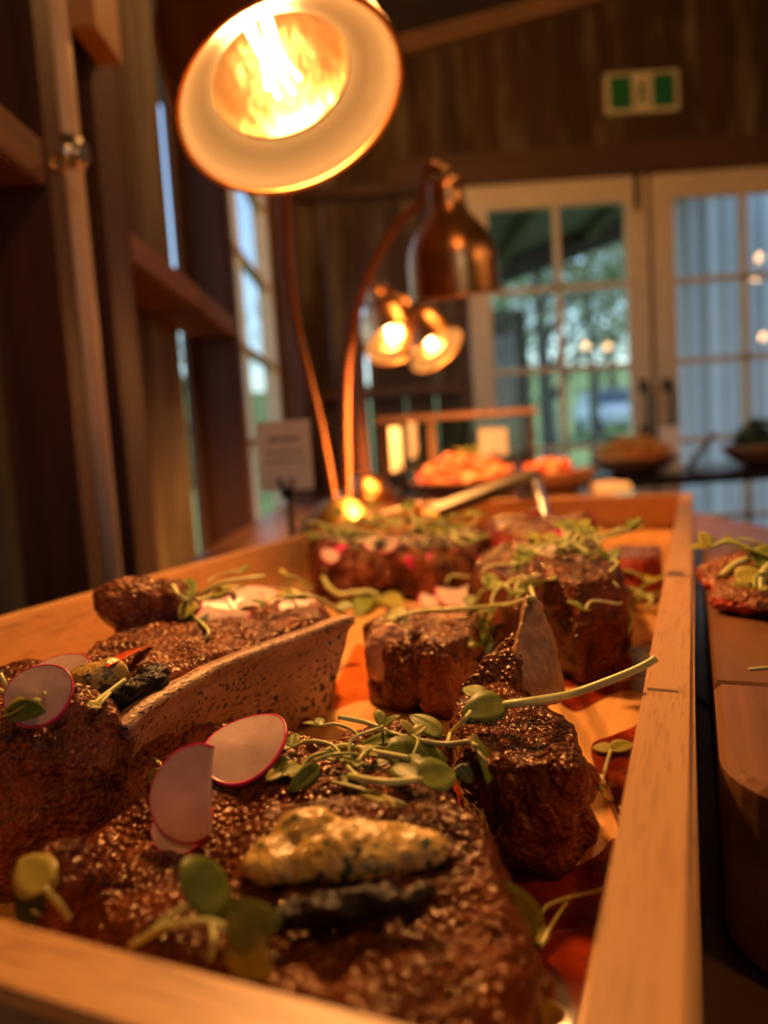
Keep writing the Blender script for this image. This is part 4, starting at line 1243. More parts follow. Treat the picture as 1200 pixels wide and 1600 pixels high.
heap('loose yellow green sprout in the heap on the sliced steak chunks', 'sprout heap on the sliced steak chunks', scatter(34, 520, 740, 846, 862, -0.04), 0.95, 0.016)
heap('loose sprout scattered on the flat steak behind the charred corner', 'sprouts scattered behind the charred corner', scatter(22, 860, 950, 856, 880) , 0.85, 0.008)
heap('loose sprout between the small chunk and the charred corner steak', 'sprouts around the upright bone tip', scatter(9, 690, 850, 905, 935) , 0.75, 0.01)
heap('loose sprout wedged between the steaks and the tray wall by the walnut board', 'sprouts along the tray wall by the walnut board', scatter(13, 968, 1022, 955, 1000, -0.3), 0.8, 0.02)
heap('small loose sprout in the cluster on the buttered steak', 'loose sprouts on the buttered steak', scatter(8, 480, 700, 1165, 1225), 0.55, 0.006)
heap('loose sprout lying on the long bone rib steak', 'loose sprouts on the rib steak', scatter(8, 300, 500, 905, 945) , 0.6, 0.004)

# radish slices
def radish(label, px, py, rpx, nrm, k=0.01, cut=None, group=None):
    c, _ = hit(px, py, k)
    r = rpx * mpp(c)
    th = 0.0014
    M = axis_frame(c, nrm)
    ang = [2 * math.pi * q / 40 for q in range(40)]
    prof = [Vector((r * math.cos(a), r * math.sin(a), 0)) for a in ang]
    if cut is not None:                     # cut = image direction (dx, dy) of the missing side, share kept
        dv = M.to_3x3().transposed() @ (CR @ Vector((cut[0], -cut[1], 0)))
        dv.z = 0; dv.normalize()
        lim = r * cut[2]
        prof = [p - dv * (p.dot(dv) - lim) if p.dot(dv) > lim else p for p in prof]
    n = len(prof)
    t = thing('radish_slice', label, 'radish', c, group)
    warp = lambda p: Vector((p.x, p.y, p.z + 0.10 * (p.x ** 2 - p.y ** 2) / r))
    ins = 0.955
    V = [warp(p * ins + Vector((0, 0, th / 2))) for p in prof] + [warp(p * ins - Vector((0, 0, th / 2))) for p in prof] + [Vector((0, 0, th / 2)), Vector((0, 0, -th / 2))]
    F = [(i, (i + 1) % n, 2 * n) for i in range(n)] + [(n + (i + 1) % n, n + i, 2 * n + 1) for i in range(n)] + [(i, i + n, (i + 1) % n + n, (i + 1) % n) for i in range(n)]
    mk('flesh', xf((V, F), M), M_FLESH, t, False)
    V, F = [], []
    for s, z in ((0.95, th * 0.53), (1.0, th * 0.4), (1.0, -th * 0.4), (0.95, -th * 0.53)):
        V += [warp(p * s + Vector((0, 0, z))) for p in prof]
    keep = []
    for i in range(n):
        a, b = prof[i], prof[(i + 1) % n]
        if cut is None or (a.length > r * 0.985 and b.length > r * 0.985):
            keep.append(i)
    for i in keep:
        for q in range(3):
            j = (i + 1) % n
            F.append((q * n + i, q * n + j, (q + 1) * n + j, (q + 1) * n + i))
        F.append((3 * n + i, 3 * n + (i + 1) % n, (i + 1) % n, i))
    mk('skin', xf((V, F), M), M_SKIN, t, True)
    return t
radish('whole round white radish slice with magenta rim leaning on the buttered steak', 384, 1166, 66, (-0.20, -0.40, 0.90), 0.035)
radish('half radish slice standing in front of the whole round slice', 300, 1238, 68, (-0.35, -0.80, 0.48), 0.07, (1.0, -0.10, 0.48))
radish('small radish slice peeking out under the standing half slice', 286, 1288, 44, (-0.1, -0.6, 0.8), 0.012)
radish('half radish slice in front on top of the rib steak', 350, 965, 44, (-0.1, -0.55, 0.83), 0.015, (0.1, -1.0, 0.35))
radish('half radish slice behind on top of the rib steak', 365, 945, 48, (0.1, -0.4, 0.9), 0.012, (-0.2, -1.0, 0.4))
radish('thin radish slice with red edge under sprouts on the rib steak', 395, 935, 40, (0.1, -0.35, 0.93), 0.008)
radish('pale half slice of radish near the bone corner of the rib steak', 465, 947, 30, (0.1, -0.4, 0.9), 0.01, (0.0, -1.0, 0.5))
radish('round radish slice at the butter end of the rib steak', 62, 1085, 46, (0.1, -0.75, 0.65), 0.03)
radish('deep pink radish slice behind the round slice beside the small butter dab', 92, 1062, 48, (-0.05, -0.6, 0.8), 0.0)
radish('pale oval radish slice on the flat steak at the far end', 842, 863, 40, (0.05, -0.35, 0.93), 0.015)
radish('radish slice lying between the small chunk and the rear steak', 720, 928, 40, (0.05, -0.4, 0.9), 0.02)
radish('second radish slice beneath between the small chunk and the rear steak', 690, 938, 36, (0.0, -0.35, 0.93), 0.01)
radish('radish slice edge in the sprout heap on the sliced steak chunks', 595, 850, 28, (0.1, -0.3, 0.95), 0.02)
radish('bright pink radish slice tucked at the side of the rear sprout heap', 515, 868, 15, (0.3, -0.5, 0.6), 0.02)

for k, (px, py, dx, dy) in enumerate(((636, 868, 8, 22), (668, 866, 14, 16), (520, 862, 26, -10), (742, 868, 18, 14), (850, 838, 40, -4))):
    A_, B_ = hit(px, py, 0.012)[0], hit(px, py, 0.012)[0]
    B_ = B_ + (PD(px + dx, py + dy, A_.y) - PD(px, py, A_.y))
    st_ = mk('radish_strip', leaf_vf(A_, B_, 15 * mpp(A_), (0, -0.8, 0.5), 0.2), M_SKIN, None, True, (A_.x, A_.y, A_.z))
    tag(st_, ('red radish strip between the two front lobes of the sliced chunks', 'short red radish strip above the gap of the sliced chunks', 'red radish strip beside the bright pink slice', 'red radish strip where the sliced chunks meet the flat steak', 'red radish strip on the rare steak by the tongs')[k], 'radish')
# herb butter
bt = hit(540, 1345)[0]
hb = organic('herb_butter', [ball(bt + Vector((0, 0.003, 0.0)), 0.0195, 0.011, 0.0075, 0.1), ball(hit(620, 1330)[0], 0.013, 0.008, 0.0055, -0.2), ball(hit(440, 1345)[0], 0.010, 0.009, 0.005), ball(hit(480, 1300)[0], 0.009, 0.006, 0.005)],
             M_BUTTER, 0.0008, [(70, 0.0016), (180, 0.0011), (420, 0.0006)], None, (bt.x, bt.y, bt.z), 6, 0.0, True)
tag(hb, 'large melting dab of yellow herb butter on the near steak', 'butter')
bt = hit(148, 1070, 0.03)[0]
hb = organic('herb_butter', [ball(bt, 0.0105, 0.008, 0.0095, 0.6), ball(bt + Vector((-0.006, -0.004, -0.002)), 0.007, 0.006, 0.006), ball(bt + Vector((0.005, 0.002, 0.003)), 0.007, 0.006, 0.007)], M_BUTTER, 0.0008, [(80, 0.0016), (220, 0.0009)], None, (bt.x, bt.y, bt.z), 5, 0.0, True)
tag(hb, 'small orange dab of herb butter at the butter end of the rib steak', 'butter')
M_PEP = plain('red_pepper', (0.80, 0.10, 0.015), 0.15, var=0.15, scale=80)
pa, pb_ = hit(166, 1038, 0.02)[0], hit(238, 1003, 0.02)[0]
pm = 0.5 * (pa + pb_)
rp = mk('pepper_strip', leaf_vf(pa, pb_, 26 * mpp(pm), (0, -0.6, 0.8), 0.15), M_PEP, None, True, (pm.x, pm.y, pm.z - 0.005))
tag(rp, 'glossy orange red strip of vegetable tucked behind the rib steak', 'vegetable')

# food on the walnut board
s9 = thing('steak', 'reddish steak under sprouts on the walnut board', 'steak', MT @ Matrix.Translation(Vector((bl + 0.12, b_near + 0.2, bz1))))
o9 = Vector((PZ(1215, 905, -0.085).x, PZ(1215, 905, -0.085).y, bz1 + 0.01))
organic('meat', [ball(o9 + Vector((0.02, 0.02, 0)), 0.06, 0.045, 0.016, 0.4), ball(o9 + Vector((-0.015, -0.02, -0.004)), 0.03, 0.03, 0.012)], M_S3, 0.0016, DSPF, s9, floor=bz1 + 0.0005, seed=23.0)
sprout('thick pale sprout stem curving over the walnut board steak', [([(1128, 900, .01), (1150, 882, .02), (1180, 870, .03), (1205, 868, .03)], 12), ([(1190, 925, .02), (1192, 895, .04), (1205, 880, .04)], 10)], [((1150, 905, .02), (1200, 895, .02), 30, M_LEAFY), ((1185, 885, .03), (1215, 850, .03), 30, M_LEAF)])
sprout('bare pale stem lying across the walnut board', [([(1170, 1046, .004), (1190, 1044, .006), (1215, 1042, .004)], 5)], [])
heap('loose sprout on the walnut board steak', 'sprouts on the walnut board', scatter(5, 1188, 1235, 872, 905), 0.8, 0.008)

# tongs resting across the far end of the tray
tg = thing('serving_tongs', 'black handled steel serving tongs propped open over the far tray end', 'tongs', PD(838, 742, 0.98))
hinge = PD(836, 742, 1.12)
a1 = PD(676, 805, 0.90)
def bar(a, b, wd, th, nrm):
    d = (b - a).normalized()
    s = d.cross(Vector(nrm)).normalized()
    u = s.cross(d).normalized()
    V = [p + s * (sx * wd) + u * (sz * th) for p in (a, b) for sx, sz in ((-1, -1), (1, -1), (1, 1), (-1, 1))]
    return V, [(0, 3, 2, 1), (4, 5, 6, 7), (0, 1, 5, 4), (1, 2, 6, 5), (2, 3, 7, 6), (3, 0, 4, 7)]
mk('handle_arm', bar(hinge, a1, 0.010, 0.006, (0, -0.3, 1)), M_BLACK, tg)
mk('highlight_tip', bar(a1, a1 + (a1 - hinge).normalized() * 0.012, 0.010, 0.0055, (0, -0.3, 1)), M_COPPER, tg)  # copper-coloured end paints the orange highlight on the black arm
mk('arm_edge', bar(hinge + Vector((0, 0, 0.0075)), a1 + Vector((0, 0, 0.0075)), 0.009, 0.0012, (0, -0.3, 1)), M_BLACK, tg)
a2 = PD(856, 816, 0.93)
mk('steel_arm', bar(hinge, a2, 0.0072, 0.003, (0.4, -0.9, 0.2)), M_STEEL, tg)
mk('gripper', bar(a2, a2 + (a2 - hinge).normalized() * 0.02, 0.009, 0.003, (0.4, -0.9, 0.2)), M_STEEL, tg)

# ------------------------------------------------------------------ cards and stands
def card_stand(label_c, label_s, px, py_b, wpx, hpx, d, yaw=0.0, text=True, base_py=None, tilt=0.0, matc=None):
    """card seen with its bottom centre at (px, py_b); stand below on the table"""
    c = PD(px, py_b, d)
    s = d / FPX
    W, H = wpx * s, hpx * s
    M = Matrix.Translation(c) @ Matrix.Rotation(yaw, 4, 'Z') @ Matrix.Rotation(tilt, 4, 'Y')
    cd_ = thing('menu_card', label_c, 'card', M)
    mk('card', box(-W / 2, W / 2, -0.0006, 0.0006, 0, H), matc or M_CARD, cd_, local=True)
    if text:
        for z, hw, h in ((0.74, 0.28, 0.028), (0.55, 0.36, 0.014), (0.42, 0.38, 0.014)):
            dash, x = [], -hw
            rr = random.Random(int(z * 100))
            while x < hw:
                l = rr.uniform(0.03, 0.08)
                dash.append(box(x * W, min(hw, x + l) * W, -0.0010, -0.0006, (z - h) * H, (z + h) * H))
                x += l + 0.022
            mk('printed_line', join(*dash), M_INK, cd_, local=True)
    st = thing('card_stand', label_s, 'card stand', Vector((c.x, c.y, ZT)))
    topz = c.z + 0.18 * H
    mk('stand_rod', tube([Vector((c.x, c.y + 0.008, ZT + 0.004)), Vector((c.x, c.y + 0.008, c.z - 0.004))], 0.0042, 10), M_BLACK, st, True)
    mk('clip', join(bar(Vector((c.x - 0.006, c.y - 0.004, c.z - 0.01)), Vector((c.x - 0.009, c.y - 0.004, topz)), 0.0022, 0.0016, (0, 1, 0)),
                    bar(Vector((c.x + 0.005, c.y - 0.004, c.z - 0.01)), Vector((c.x + 0.007, c.y - 0.004, topz)), 0.0022, 0.0016, (0, 1, 0)),
                    bar(Vector((c.x, c.y + 0.004, c.z - 0.012)), Vector((c.x, c.y + 0.004, c.z + 0.004)), 0.008, 0.007, (0, 1, 0))), M_BLACK, st)
    mk('stand_base', xf(lathe([(0.0001, 0), (0.026, 0), (0.026, 0.004), (0.0001, 0.006)], 24), Matrix.Translation((c.x, c.y + 0.008, ZT + 0.0005))), M_BLACK, st, True)
    return cd_
card_stand('white printed menu card with text clipped upright beside the tray wall facing the window', 'slim black card stand holding the printed menu card by the window', 450, 766, 82, 108, 0.98, 0.12)
card_stand('narrow white card seen edge on behind the rear lamp', 'black stand holding the edge-on card', 621, 736, 90, 68, 1.45, 1.36, False)
card_stand('white card turned away next to the edge-on card', 'black stand holding the turned away card', 648, 716, 90, 56, 1.72, 1.40, False)
card_stand('tan lit menu card standing behind the orange salad platter', 'black stand of the card behind the salad', 772, 712, 44, 42, 2.09, 0.1, False)

# wooden display riser with glass front
r0, r1 = PD(592, 655, 2.6), PD(800, 636, 2.6)
zt_ = r0.z
dr = thing('display_riser', 'low glass fronted display shelf with wooden top at the end of the buffet', 'display case', Vector((0.2, 2.1, ZT)))
M_RTOP = wood('riser_timber', (0.33, 0.17, 0.07), (0.50, 0.27, 0.12), 'X', 0.8, 0.35, 1.0, 0.2)
xa, xb_ = -0.03, 0.44
ya, yb = 2.14, 2.32
z1_ = PD(680, 646, 2.14).z
mk('top_shelf', box(xa, xb_, ya, yb, z1_ - 0.018, z1_, 0.002), M_RTOP, dr)
mk('end_panel', box(xa + 0.01, xa + 0.025, ya + 0.01, yb - 0.01, ZT + 0.0005, z1_ - 0.0185), M_BEAMX, dr)
xm_ = PD(675, 680, 2.14).x
mk('post', box(xm_ - 0.01, xm_ + 0.01, ya + 0.004, ya + 0.022, ZT + 0.0005, z1_ - 0.0185), M_RTOP, dr)
mk('end_panel', box(xb_ - 0.025, xb_ - 0.01, ya + 0.01, yb - 0.01, ZT + 0.0005, z1_ - 0.0185), M_BEAMX, dr)
mk('glass_front', box(xa + 0.026, xm_ - 0.011, ya + 0.01, ya + 0.014, ZT + 0.09, z1_ - 0.019), M_DGLASS, dr)
mk('glass_front', box(xm_ + 0.011, xb_ - 0.026, ya + 0.01, ya + 0.014, ZT + 0.09, z1_ - 0.019), M_DGLASS, dr)
mk('lower_shelf', box(xa + 0.026, xb_ - 0.026, ya + 0.024, yb - 0.012, ZT + 0.075, ZT + 0.088), M_BEAMX, dr)

# ------------------------------------------------------------------ platters and bowls behind
M_BOWL = wood('bowl_wood', (0.16, 0.065, 0.03), (0.30, 0.13, 0.06), 'X', 0.8, 0.35, 1.0, 0.2)
M_TOM = plain('tomato_flesh', (0.75, 0.14, 0.05), 0.25, var=0.25, scale=90)
M_SALM = plain('pale_orange_slice', (0.85, 0.36, 0.18), 0.3, var=0.2, scale=70)
M_PASTA = plain('yellow_pasta', (0.62, 0.36, 0.06), 0.35, var=0.25, scale=80)
M_PASTA2 = plain('orange_vegetable', (0.66, 0.25, 0.04), 0.35, var=0.25, scale=80)
def wedge(r):
    bm = bmesh.new()
    bmesh.ops.create_icosphere(bm, subdivisions=2, radius=r)
    for v in bm.verts:
        if v.co.z < -0.15 * r: v.co.z = -0.15 * r + 0.1 * (v.co.z + 0.15 * r)
        v.co.y *= 0.62
        v.co += Vector((0, 0, 0.25 * v.co.x * v.co.x / r))
    return from_bm(bm)
def sliceshape(r):
    V, F = [], []
    n = 14
    for z in (-0.0025, 0.0025):
        for q in range(n):
            a = 2 * math.pi * q / n
            rr = r * (1 + 0.12 * math.sin(3 * a))
            V.append(Vector((rr * math.cos(a), 0.7 * rr * math.sin(a), z + 0.25 * rr * rr * math.cos(2 * a) / r)))
    F = [tuple(range(n))[::-1], tuple(range(n, 2 * n))] + [(i, (i + 1) % n, (i + 1) % n + n, i + n) for i in range(n)]
    return V, F
def twist(r):
    """short curled noodle"""
    pts = [Vector((r * (t - 0.5) * 2.2, 0.45 * r * math.cos(t * 9), 0.45 * r * math.sin(t * 9))) for t in [q / 10 for q in range(11)]]
    return tube(pts, r * 0.34, 6)
def pile(name, label, cat, group, shape, mats, c, rx, ry, h, n, s0, z0):
    protos = []
    me0 = None
    for m_ in mats:
        o = mk(name, shape, m_, None, True, (0, 0, 0), local=True)
        protos.append([o, False])
    for q in range(n):
        pr = protos[q % len(protos)]
        o = pr[0] if not pr[1] else pr[0].copy()
        if pr[1]: COL.objects.link(o)
        pr[1] = True
        a = random.random() * 6.283
        rad = math.sqrt(random.random())
        zz = z0 + h * (1 - rad * rad) * random.uniform(0.75, 1.0)
        o.location = (c.x + rx * rad * math.cos(a), c.y + ry * rad * math.sin(a), zz)
        o.rotation_euler = (random.uniform(-0.6, 0.6), random.uniform(-0.6, 0.6), random.random() * 6.28)
        o.scale = (s0 * random.uniform(0.8, 1.2),) * 3
        tag(o, label, cat, group)
def mound(par, c, rx, ry, h, z0, mat):
    V, F = [], []
    n, rg = 24, 6
    for i in range(rg + 1):
        t = i / rg
        for q in range(n):
            a = 2 * math.pi * q / n
            V.append(Vector((c.x + rx * t * math.cos(a), c.y + ry * t * math.sin(a), z0 + h * (1 - t * t))))
    for i in range(rg):
        for q in range(n):
            F.append((i * n + q, i * n + (q + 1) % n, (i + 1) * n + (q + 1) % n, (i + 1) * n + q))
    F.append(tuple(rg * n + q for q in range(n))[::-1])
    return mk('filling', (V, F), mat, par, True)
def bowl(name, label, c, R, H, z0, mat=None, r_foot=0.45):
    b = thing(name, label, 'bowl', Vector((c.x, c.y, z0)))
    pr = [(0.0001, 0), (R * r_foot, 0), (R * 0.75, H * 0.35), (R * 0.95, H * 0.8), (R, H), (R * 0.965, H), (R * 0.90, H * 0.8), (R * 0.7, H * 0.4), (R * 0.4, H * 0.12), (0.0001, H * 0.1)]
    mk('bowl_body', xf(lathe(pr, 40), Matrix.Translation((c.x, c.y, z0))), mat or M_BOWL, b, True)
    return b
# bowl of yellow food on the black table
c = PD(990, 728, 2.62)
b1 = bowl('wooden_bowl', 'wide wooden bowl heaped with yellow food on the black table', c, 0.155, 0.060, ZT + 0.0005)
mound(b1, c, 0.138, 0.138, 0.055, ZT + 0.050, M_PASTA2)
pile('pasta_twist', 'small curled yellow piece heaped in the wooden bowl', 'pasta', 'yellow pieces heaped in the bowl', twist(0.012), [M_PASTA, M_PASTA2], c, 0.125, 0.125, 0.062, 130, 1.25, ZT + 0.066)
# bowl of greens
c = PD(1196, 705, 2.62)
b2 = bowl('wooden_bowl', 'wooden bowl of dark green leaves on the black table', c, 0.15, 0.075, ZT + 0.0005)
mound(b2, c, 0.135, 0.135, 0.06, ZT + 0.060, M_LEAFD)
pile('salad_leaf', 'dark green salad leaf heaped in the second bowl on the black table', 'leaf', 'salad leaves in the bowl', leaf_vf((-0.025, 0, 0), (0.025, 0, 0.004), 0.03, (0, 0, 1), 0.35, 7, 5), [M_LEAF, M_LEAFD], c, 0.105, 0.105, 0.08, 60, 1.1, ZT + 0.085)
# orange salad platter on a wooden riser
c = PD(728, 752, 1.95)
rs_ = thing('platter_riser', 'squat dark wooden block raising the orange salad platter', 'riser', Vector((c.x, c.y, ZT)))
mk('block', box(c.x - 0.10, c.x + 0.12, c.y - 0.07, c.y + 0.07, ZT + 0.0005, ZT + 0.038, 0.004), M_BEAMX, rs_)
pt = thing('serving_platter', 'dark wooden platter piled with orange slices and greens', 'platter', Vector((c.x, c.y, ZT + 0.0385)))
mk('platter_body', xf(lathe([(0.0001, 0), (0.10, 0), (0.15, 0.012), (0.152, 0.016), (0.145, 0.017), (0.10, 0.007), (0.0001, 0.006)], 40), Matrix.Translation((c.x, c.y, ZT + 0.0387))), M_BOWL, pt, True)
mound(pt, c, 0.12, 0.12, 0.045, ZT + 0.047, M_SALM)
pile('tomato_wedge', 'orange red tomato wedge on the raised platter', 'tomato', 'tomato wedges on the platter', wedge(0.02), [M_TOM], c, 0.12, 0.12, 0.055, 34, 1.1, ZT + 0.052)
pile('melon_slice', 'pale orange slice on the raised platter', 'slice', 'orange slices on the platter', sliceshape(0.026), [M_SALM], c, 0.125, 0.125, 0.058, 36, 1.0, ZT + 0.056)
pile('salad_leaf', 'yellow green leaf on top of the orange platter', 'leaf', 'leaves on the orange platter', leaf_vf((-0.02, 0, 0), (0.02, 0, 0.004), 0.018, (0, 0, 1), 0.35, 7, 5), [M_LEAFY, M_LEAF], c + Vector((0.015, 0, 0)), 0.09, 0.09, 0.07, 28, 1.1, ZT + 0.066)
# dark bowl with red food beside it
c = PD(872, 748, 1.99)
b3 = bowl('dark_bowl', 'dark brown wooden bowl with red slices beside the orange platter', c, 0.105, 0.06, ZT + 0.0005, M_BOWL)
mound(b3, c, 0.09, 0.09, 0.02, ZT + 0.047, M_TOM)
pile('tomato_wedge', 'red wedge piled in the dark brown bowl', 'tomato', 'red wedges in the dark bowl', wedge(0.018), [M_TOM, M_SALM], c + Vector((-0.02, 0, 0)), 0.075, 0.075, 0.028, 22, 1.0, ZT + 0.056)
# folded napkins
M_NAP = plain('linen_napkin', (0.72, 0.60, 0.52), 0.8, var=0.08, scale=90, bmp=0.2)
def napkin(label, pts, th):
    n = len(pts)
    c = sum(pts, Vector()) / n
    V = [p.copy() for p in pts] + [p + Vector((0, 0, th)) for p in pts] + [c + (p - c) * 0.9 + Vector((0, 0, th * 1.6)) for p in pts]
    F = [tuple(range(n))[::-1], tuple(range(2 * n, 3 * n))] + [(r * n + i, r * n + (i + 1) % n, (r + 1) * n + (i + 1) % n, (r + 1) * n + i) for r in (0, 1) for i in range(n)]
    return tag(mk('folded_napkin', (V, F), M_NAP, None, False, (c.x, c.y, min(p.z for p in pts))), label, 'napkin')
cN = PD(955, 765, 1.9)
napkin('folded pale napkin lying on the buffet table behind the far tray wall', [Vector((cN.x + dx, cN.y + dy, ZT + 0.001)) for dx, dy in ((-0.05, -0.06), (0.03, -0.07), (0.02, 0.05), (-0.04, 0.06))], 0.016)
# white cards by the bowl on the black table
def lean_card(label, a, b, hgt, lean):
    d_ = (b - a); n_ = Vector((-d_.y, d_.x, 0)).normalized()
    V = []
    for o_ in (0, 0.0015):
        V += [a + n_ * o_, b + n_ * o_, b + n_ * o_ + Vector((lean[0], lean[1], hgt)), a + n_ * o_ + Vector((lean[0], lean[1], hgt))]
    return tag(mk('menu_card', (V, [(0, 1, 2, 3), (7, 6, 5, 4), (0, 4, 5, 1), (1, 5, 6, 2), (2, 6, 7, 3), (3, 7, 4, 0)]), M_CARD, None, False, (a.x, a.y, ZT)), label, 'card')
q0, q1 = PD(1035, 738, 2.72), PD(1066, 737, 2.72)
q0.z = q1.z = ZT + 0.0008
lean_card('blank white card standing behind the bowl of yellow food', q0, q1, 0.16, (0.0, 0.02))
q0, q1 = PD(1068, 738, 2.66), PD(1082, 738, 2.74)
q0.z = q1.z = ZT + 0.0008
lean_card('white card leaning outwards beside the bowl of yellow food', q0, q1, 0.125, (0.10, 0.0))

# ------------------------------------------------------------------ room lamps (out of view; two globes added as warm fill, small bulbs mirror in the door panes)
GL1 = emit_mat('fill_globe_glow', (1.0, 0.42, 0.11), 78.0)  # glow of the two added fill globes
GL2 = emit_mat('pendant_glow_small', (1.0, 0.52, 0.18), 60.0)
def pendant(label, p, r, mat):
    t = thing('pendant_lamp', label, 'lamp', Vector(p), 'warm pendant lamps in the room')
    top = roof_z(p[0]) - 0.002
    bm = bmesh.new(); bmesh.ops.create_uvsphere(bm, u_segments=20, v_segments=12, radius=r)
    mk('globe', xf(from_bm(bm), Matrix.Translation(p)), mat, t, True)
    mk('lamp_socket', xf(lathe([(0.018, r * 0.85), (0.02, r + 0.05), (0.006, r + 0.06)], 16), Matrix.Translation(p)), M_BRASS, t, True)
    mk('cord', tube([Vector(p) + Vector((0, 0, r + 0.055)), Vector((p[0], p[1], top))], 0.004, 8), M_BLACK, t, True)
pendant('unseen globe pendant added as warm fill high over the buffet table', (0.36, 1.9, 2.50), 0.08, GL1)
pendant('unseen globe pendant added as warm fill over the near buffet end', (0.45, -0.30, 2.30), 0.06, GL1)
YM = 2 * (DB - 0.008)
for k, (px, py, by) in enumerate(((915, 541, 0.30), (949, 541, 0.30), (1185, 403, 1.0), (1180, 433, 1.3), (1192, 526, 0.6))):
    q = PD(px, py, YM - by)
    pendant('small warm bulb pendant hanging away from the buffet and mirrored in the door panes', (q.x, by, q.z), 0.035, GL2)

# ------------------------------------------------------------------ outside
def ground_z(x, y):
    t = max(0.0, y - 9.0)
    return -0.12 + 0.035 * t + 0.0012 * t * t + 0.15 * noise.noise(Vector((x * 0.1, y * 0.1, 0)))
M_GRASS = plain('grass', (0.17, 0.24, 0.05), 0.8, var=0.35, scale=1.5, bmp=0.3)
V, F = [], []
gx = [-40 + 2.5 * i for i in range(41)]; gy = [DB + 0.35 + 1.8 * j for j in range(40)]
for y in gy:
    for x in gx: V.append(Vector((x, y, ground_z(x, y))))
W_ = len(gx)
for j in range(len(gy) - 1):
    for i in range(W_ - 1): F.append((j * W_ + i, j * W_ + i + 1, (j + 1) * W_ + i + 1, (j + 1) * W_ + i))
struct(mk('ground', (V, F), M_GRASS, None, True))
struct(mk('ground_left', box(-40, XB - 0.15, -20, DB + 0.35, -0.2, -0.13), M_GRASS))
# porch
M_PORCHW = wood('porch_post_timber', (0.10, 0.095, 0.09), (0.22, 0.21, 0.20), 'Z', 0.6, 0.8, 1.0, 0.4)
M_IRON = plain('porch_roof_iron', (0.085, 0.09, 0.105), 0.6, var=0.2, scale=6)
M_WBOARD = wood('white_wash_board', (0.66, 0.70, 0.73), (0.82, 0.84, 0.86), 'Z', 0.5, 0.7, 1.0, 0.3)
pl = PD(778, 415, 6.2); pr_ = PD(978, 342, 6.2)
sl_ = (pr_.z - pl.z) / (pr_.x - pl.x)
def porch_z(x): return pl.z + sl_ * (x - pl.x)
pc = struct(mk('porch_deck', box(0.0, 6, DB + 0.06, 6.4, -0.13, -0.02), M_FLOOR))
pcr = thing('porch_roof', 'dark sloping iron porch roof on battens outside the French doors', 'roof', Vector((2, 5, 2.4)))
xa_, xb2 = 0.05, 2.7
for k in range(10):
    y0 = DB + 0.06 + k * 0.275
    v = [Vector((x, y, porch_z(x) + dz)) for dz in (0.02, 0.035) for x, y in ((xa_, y0), (xb2, y0), (xb2, y0 + 0.27), (xa_, y0 + 0.27))]
    mk('roof_sheet', (v, [(0, 3, 2, 1), (4, 5, 6, 7), (0, 1, 5, 4), (1, 2, 6, 5), (2, 3, 7, 6), (3, 0, 4, 7)]), M_IRON, pcr)
for x in (0.2, 0.95, 1.7, 2.45):
    mk('roof_batten', box(x, x + 0.05, DB + 0.07, 6.25, porch_z(x) - 0.06, porch_z(x) + 0.012), M_PORCHW, pcr)
v = [Vector((x, y, porch_z(x) + dz)) for dz in (-0.16, 0.018) for x, y in ((xa_, 6.2), (xb2, 6.2), (xb2, 6.26), (xa_, 6.26))]
mk('eave_beam', (v, [(0, 3, 2, 1), (4, 5, 6, 7), (0, 1, 5, 4), (1, 2, 6, 5), (2, 3, 7, 6), (3, 0, 4, 7)]), M_PORCHW, pcr)
# grey boarded screen seen at the left of the left door
sc_ = thing('board_screen', 'grey vertical board screen outside beyond the mown grass door', 'screen', Vector((0.9, 5.6, -0.02)))
x0_, x1_ = PD(745, 600, 5.6).x, PD(826, 600, 5.6).x
n_ = 4
for k in range(n_):
    a, b = x0_ + (x1_ - x0_) * k / n_, x0_ + (x1_ - x0_) * (k + 1) / n_
    mk('screen_board', box(a, b - 0.006, 5.6, 5.625, -0.019, 1.055 + 0.95), M_PORCHW, sc_)
# white boarded outbuilding seen through the right door
ob = thing('outbuilding', 'pale boarded outbuilding wall facing the French doors across the porch', 'building', Vector((3.0, 6.0, -0.02)))
x0_ = PD(1050, 600, 5.9).x
k = 0
x = x0_
while x < x0_ + 3.2:
    wd = 0.115 if k % 2 else 0.03
    mk('wall_board', box(x, x + wd - 0.003, 5.9 - (0.02 if k % 2 == 0 else 0.0), 5.93, -0.019, porch_z(x) + 0.0), M_WBOARD, ob)
    x += wd; k += 1
mk('corner_board', box(x0_ - 0.07, x0_ - 0.002, 5.87, 5.95, -0.019, 2.4), M_WHITE, ob)
mk('side_wall', box(x0_ - 0.002, x0_ + 0.03, 5.952, 6.1, -0.019, 2.3), M_WBOARD, ob)
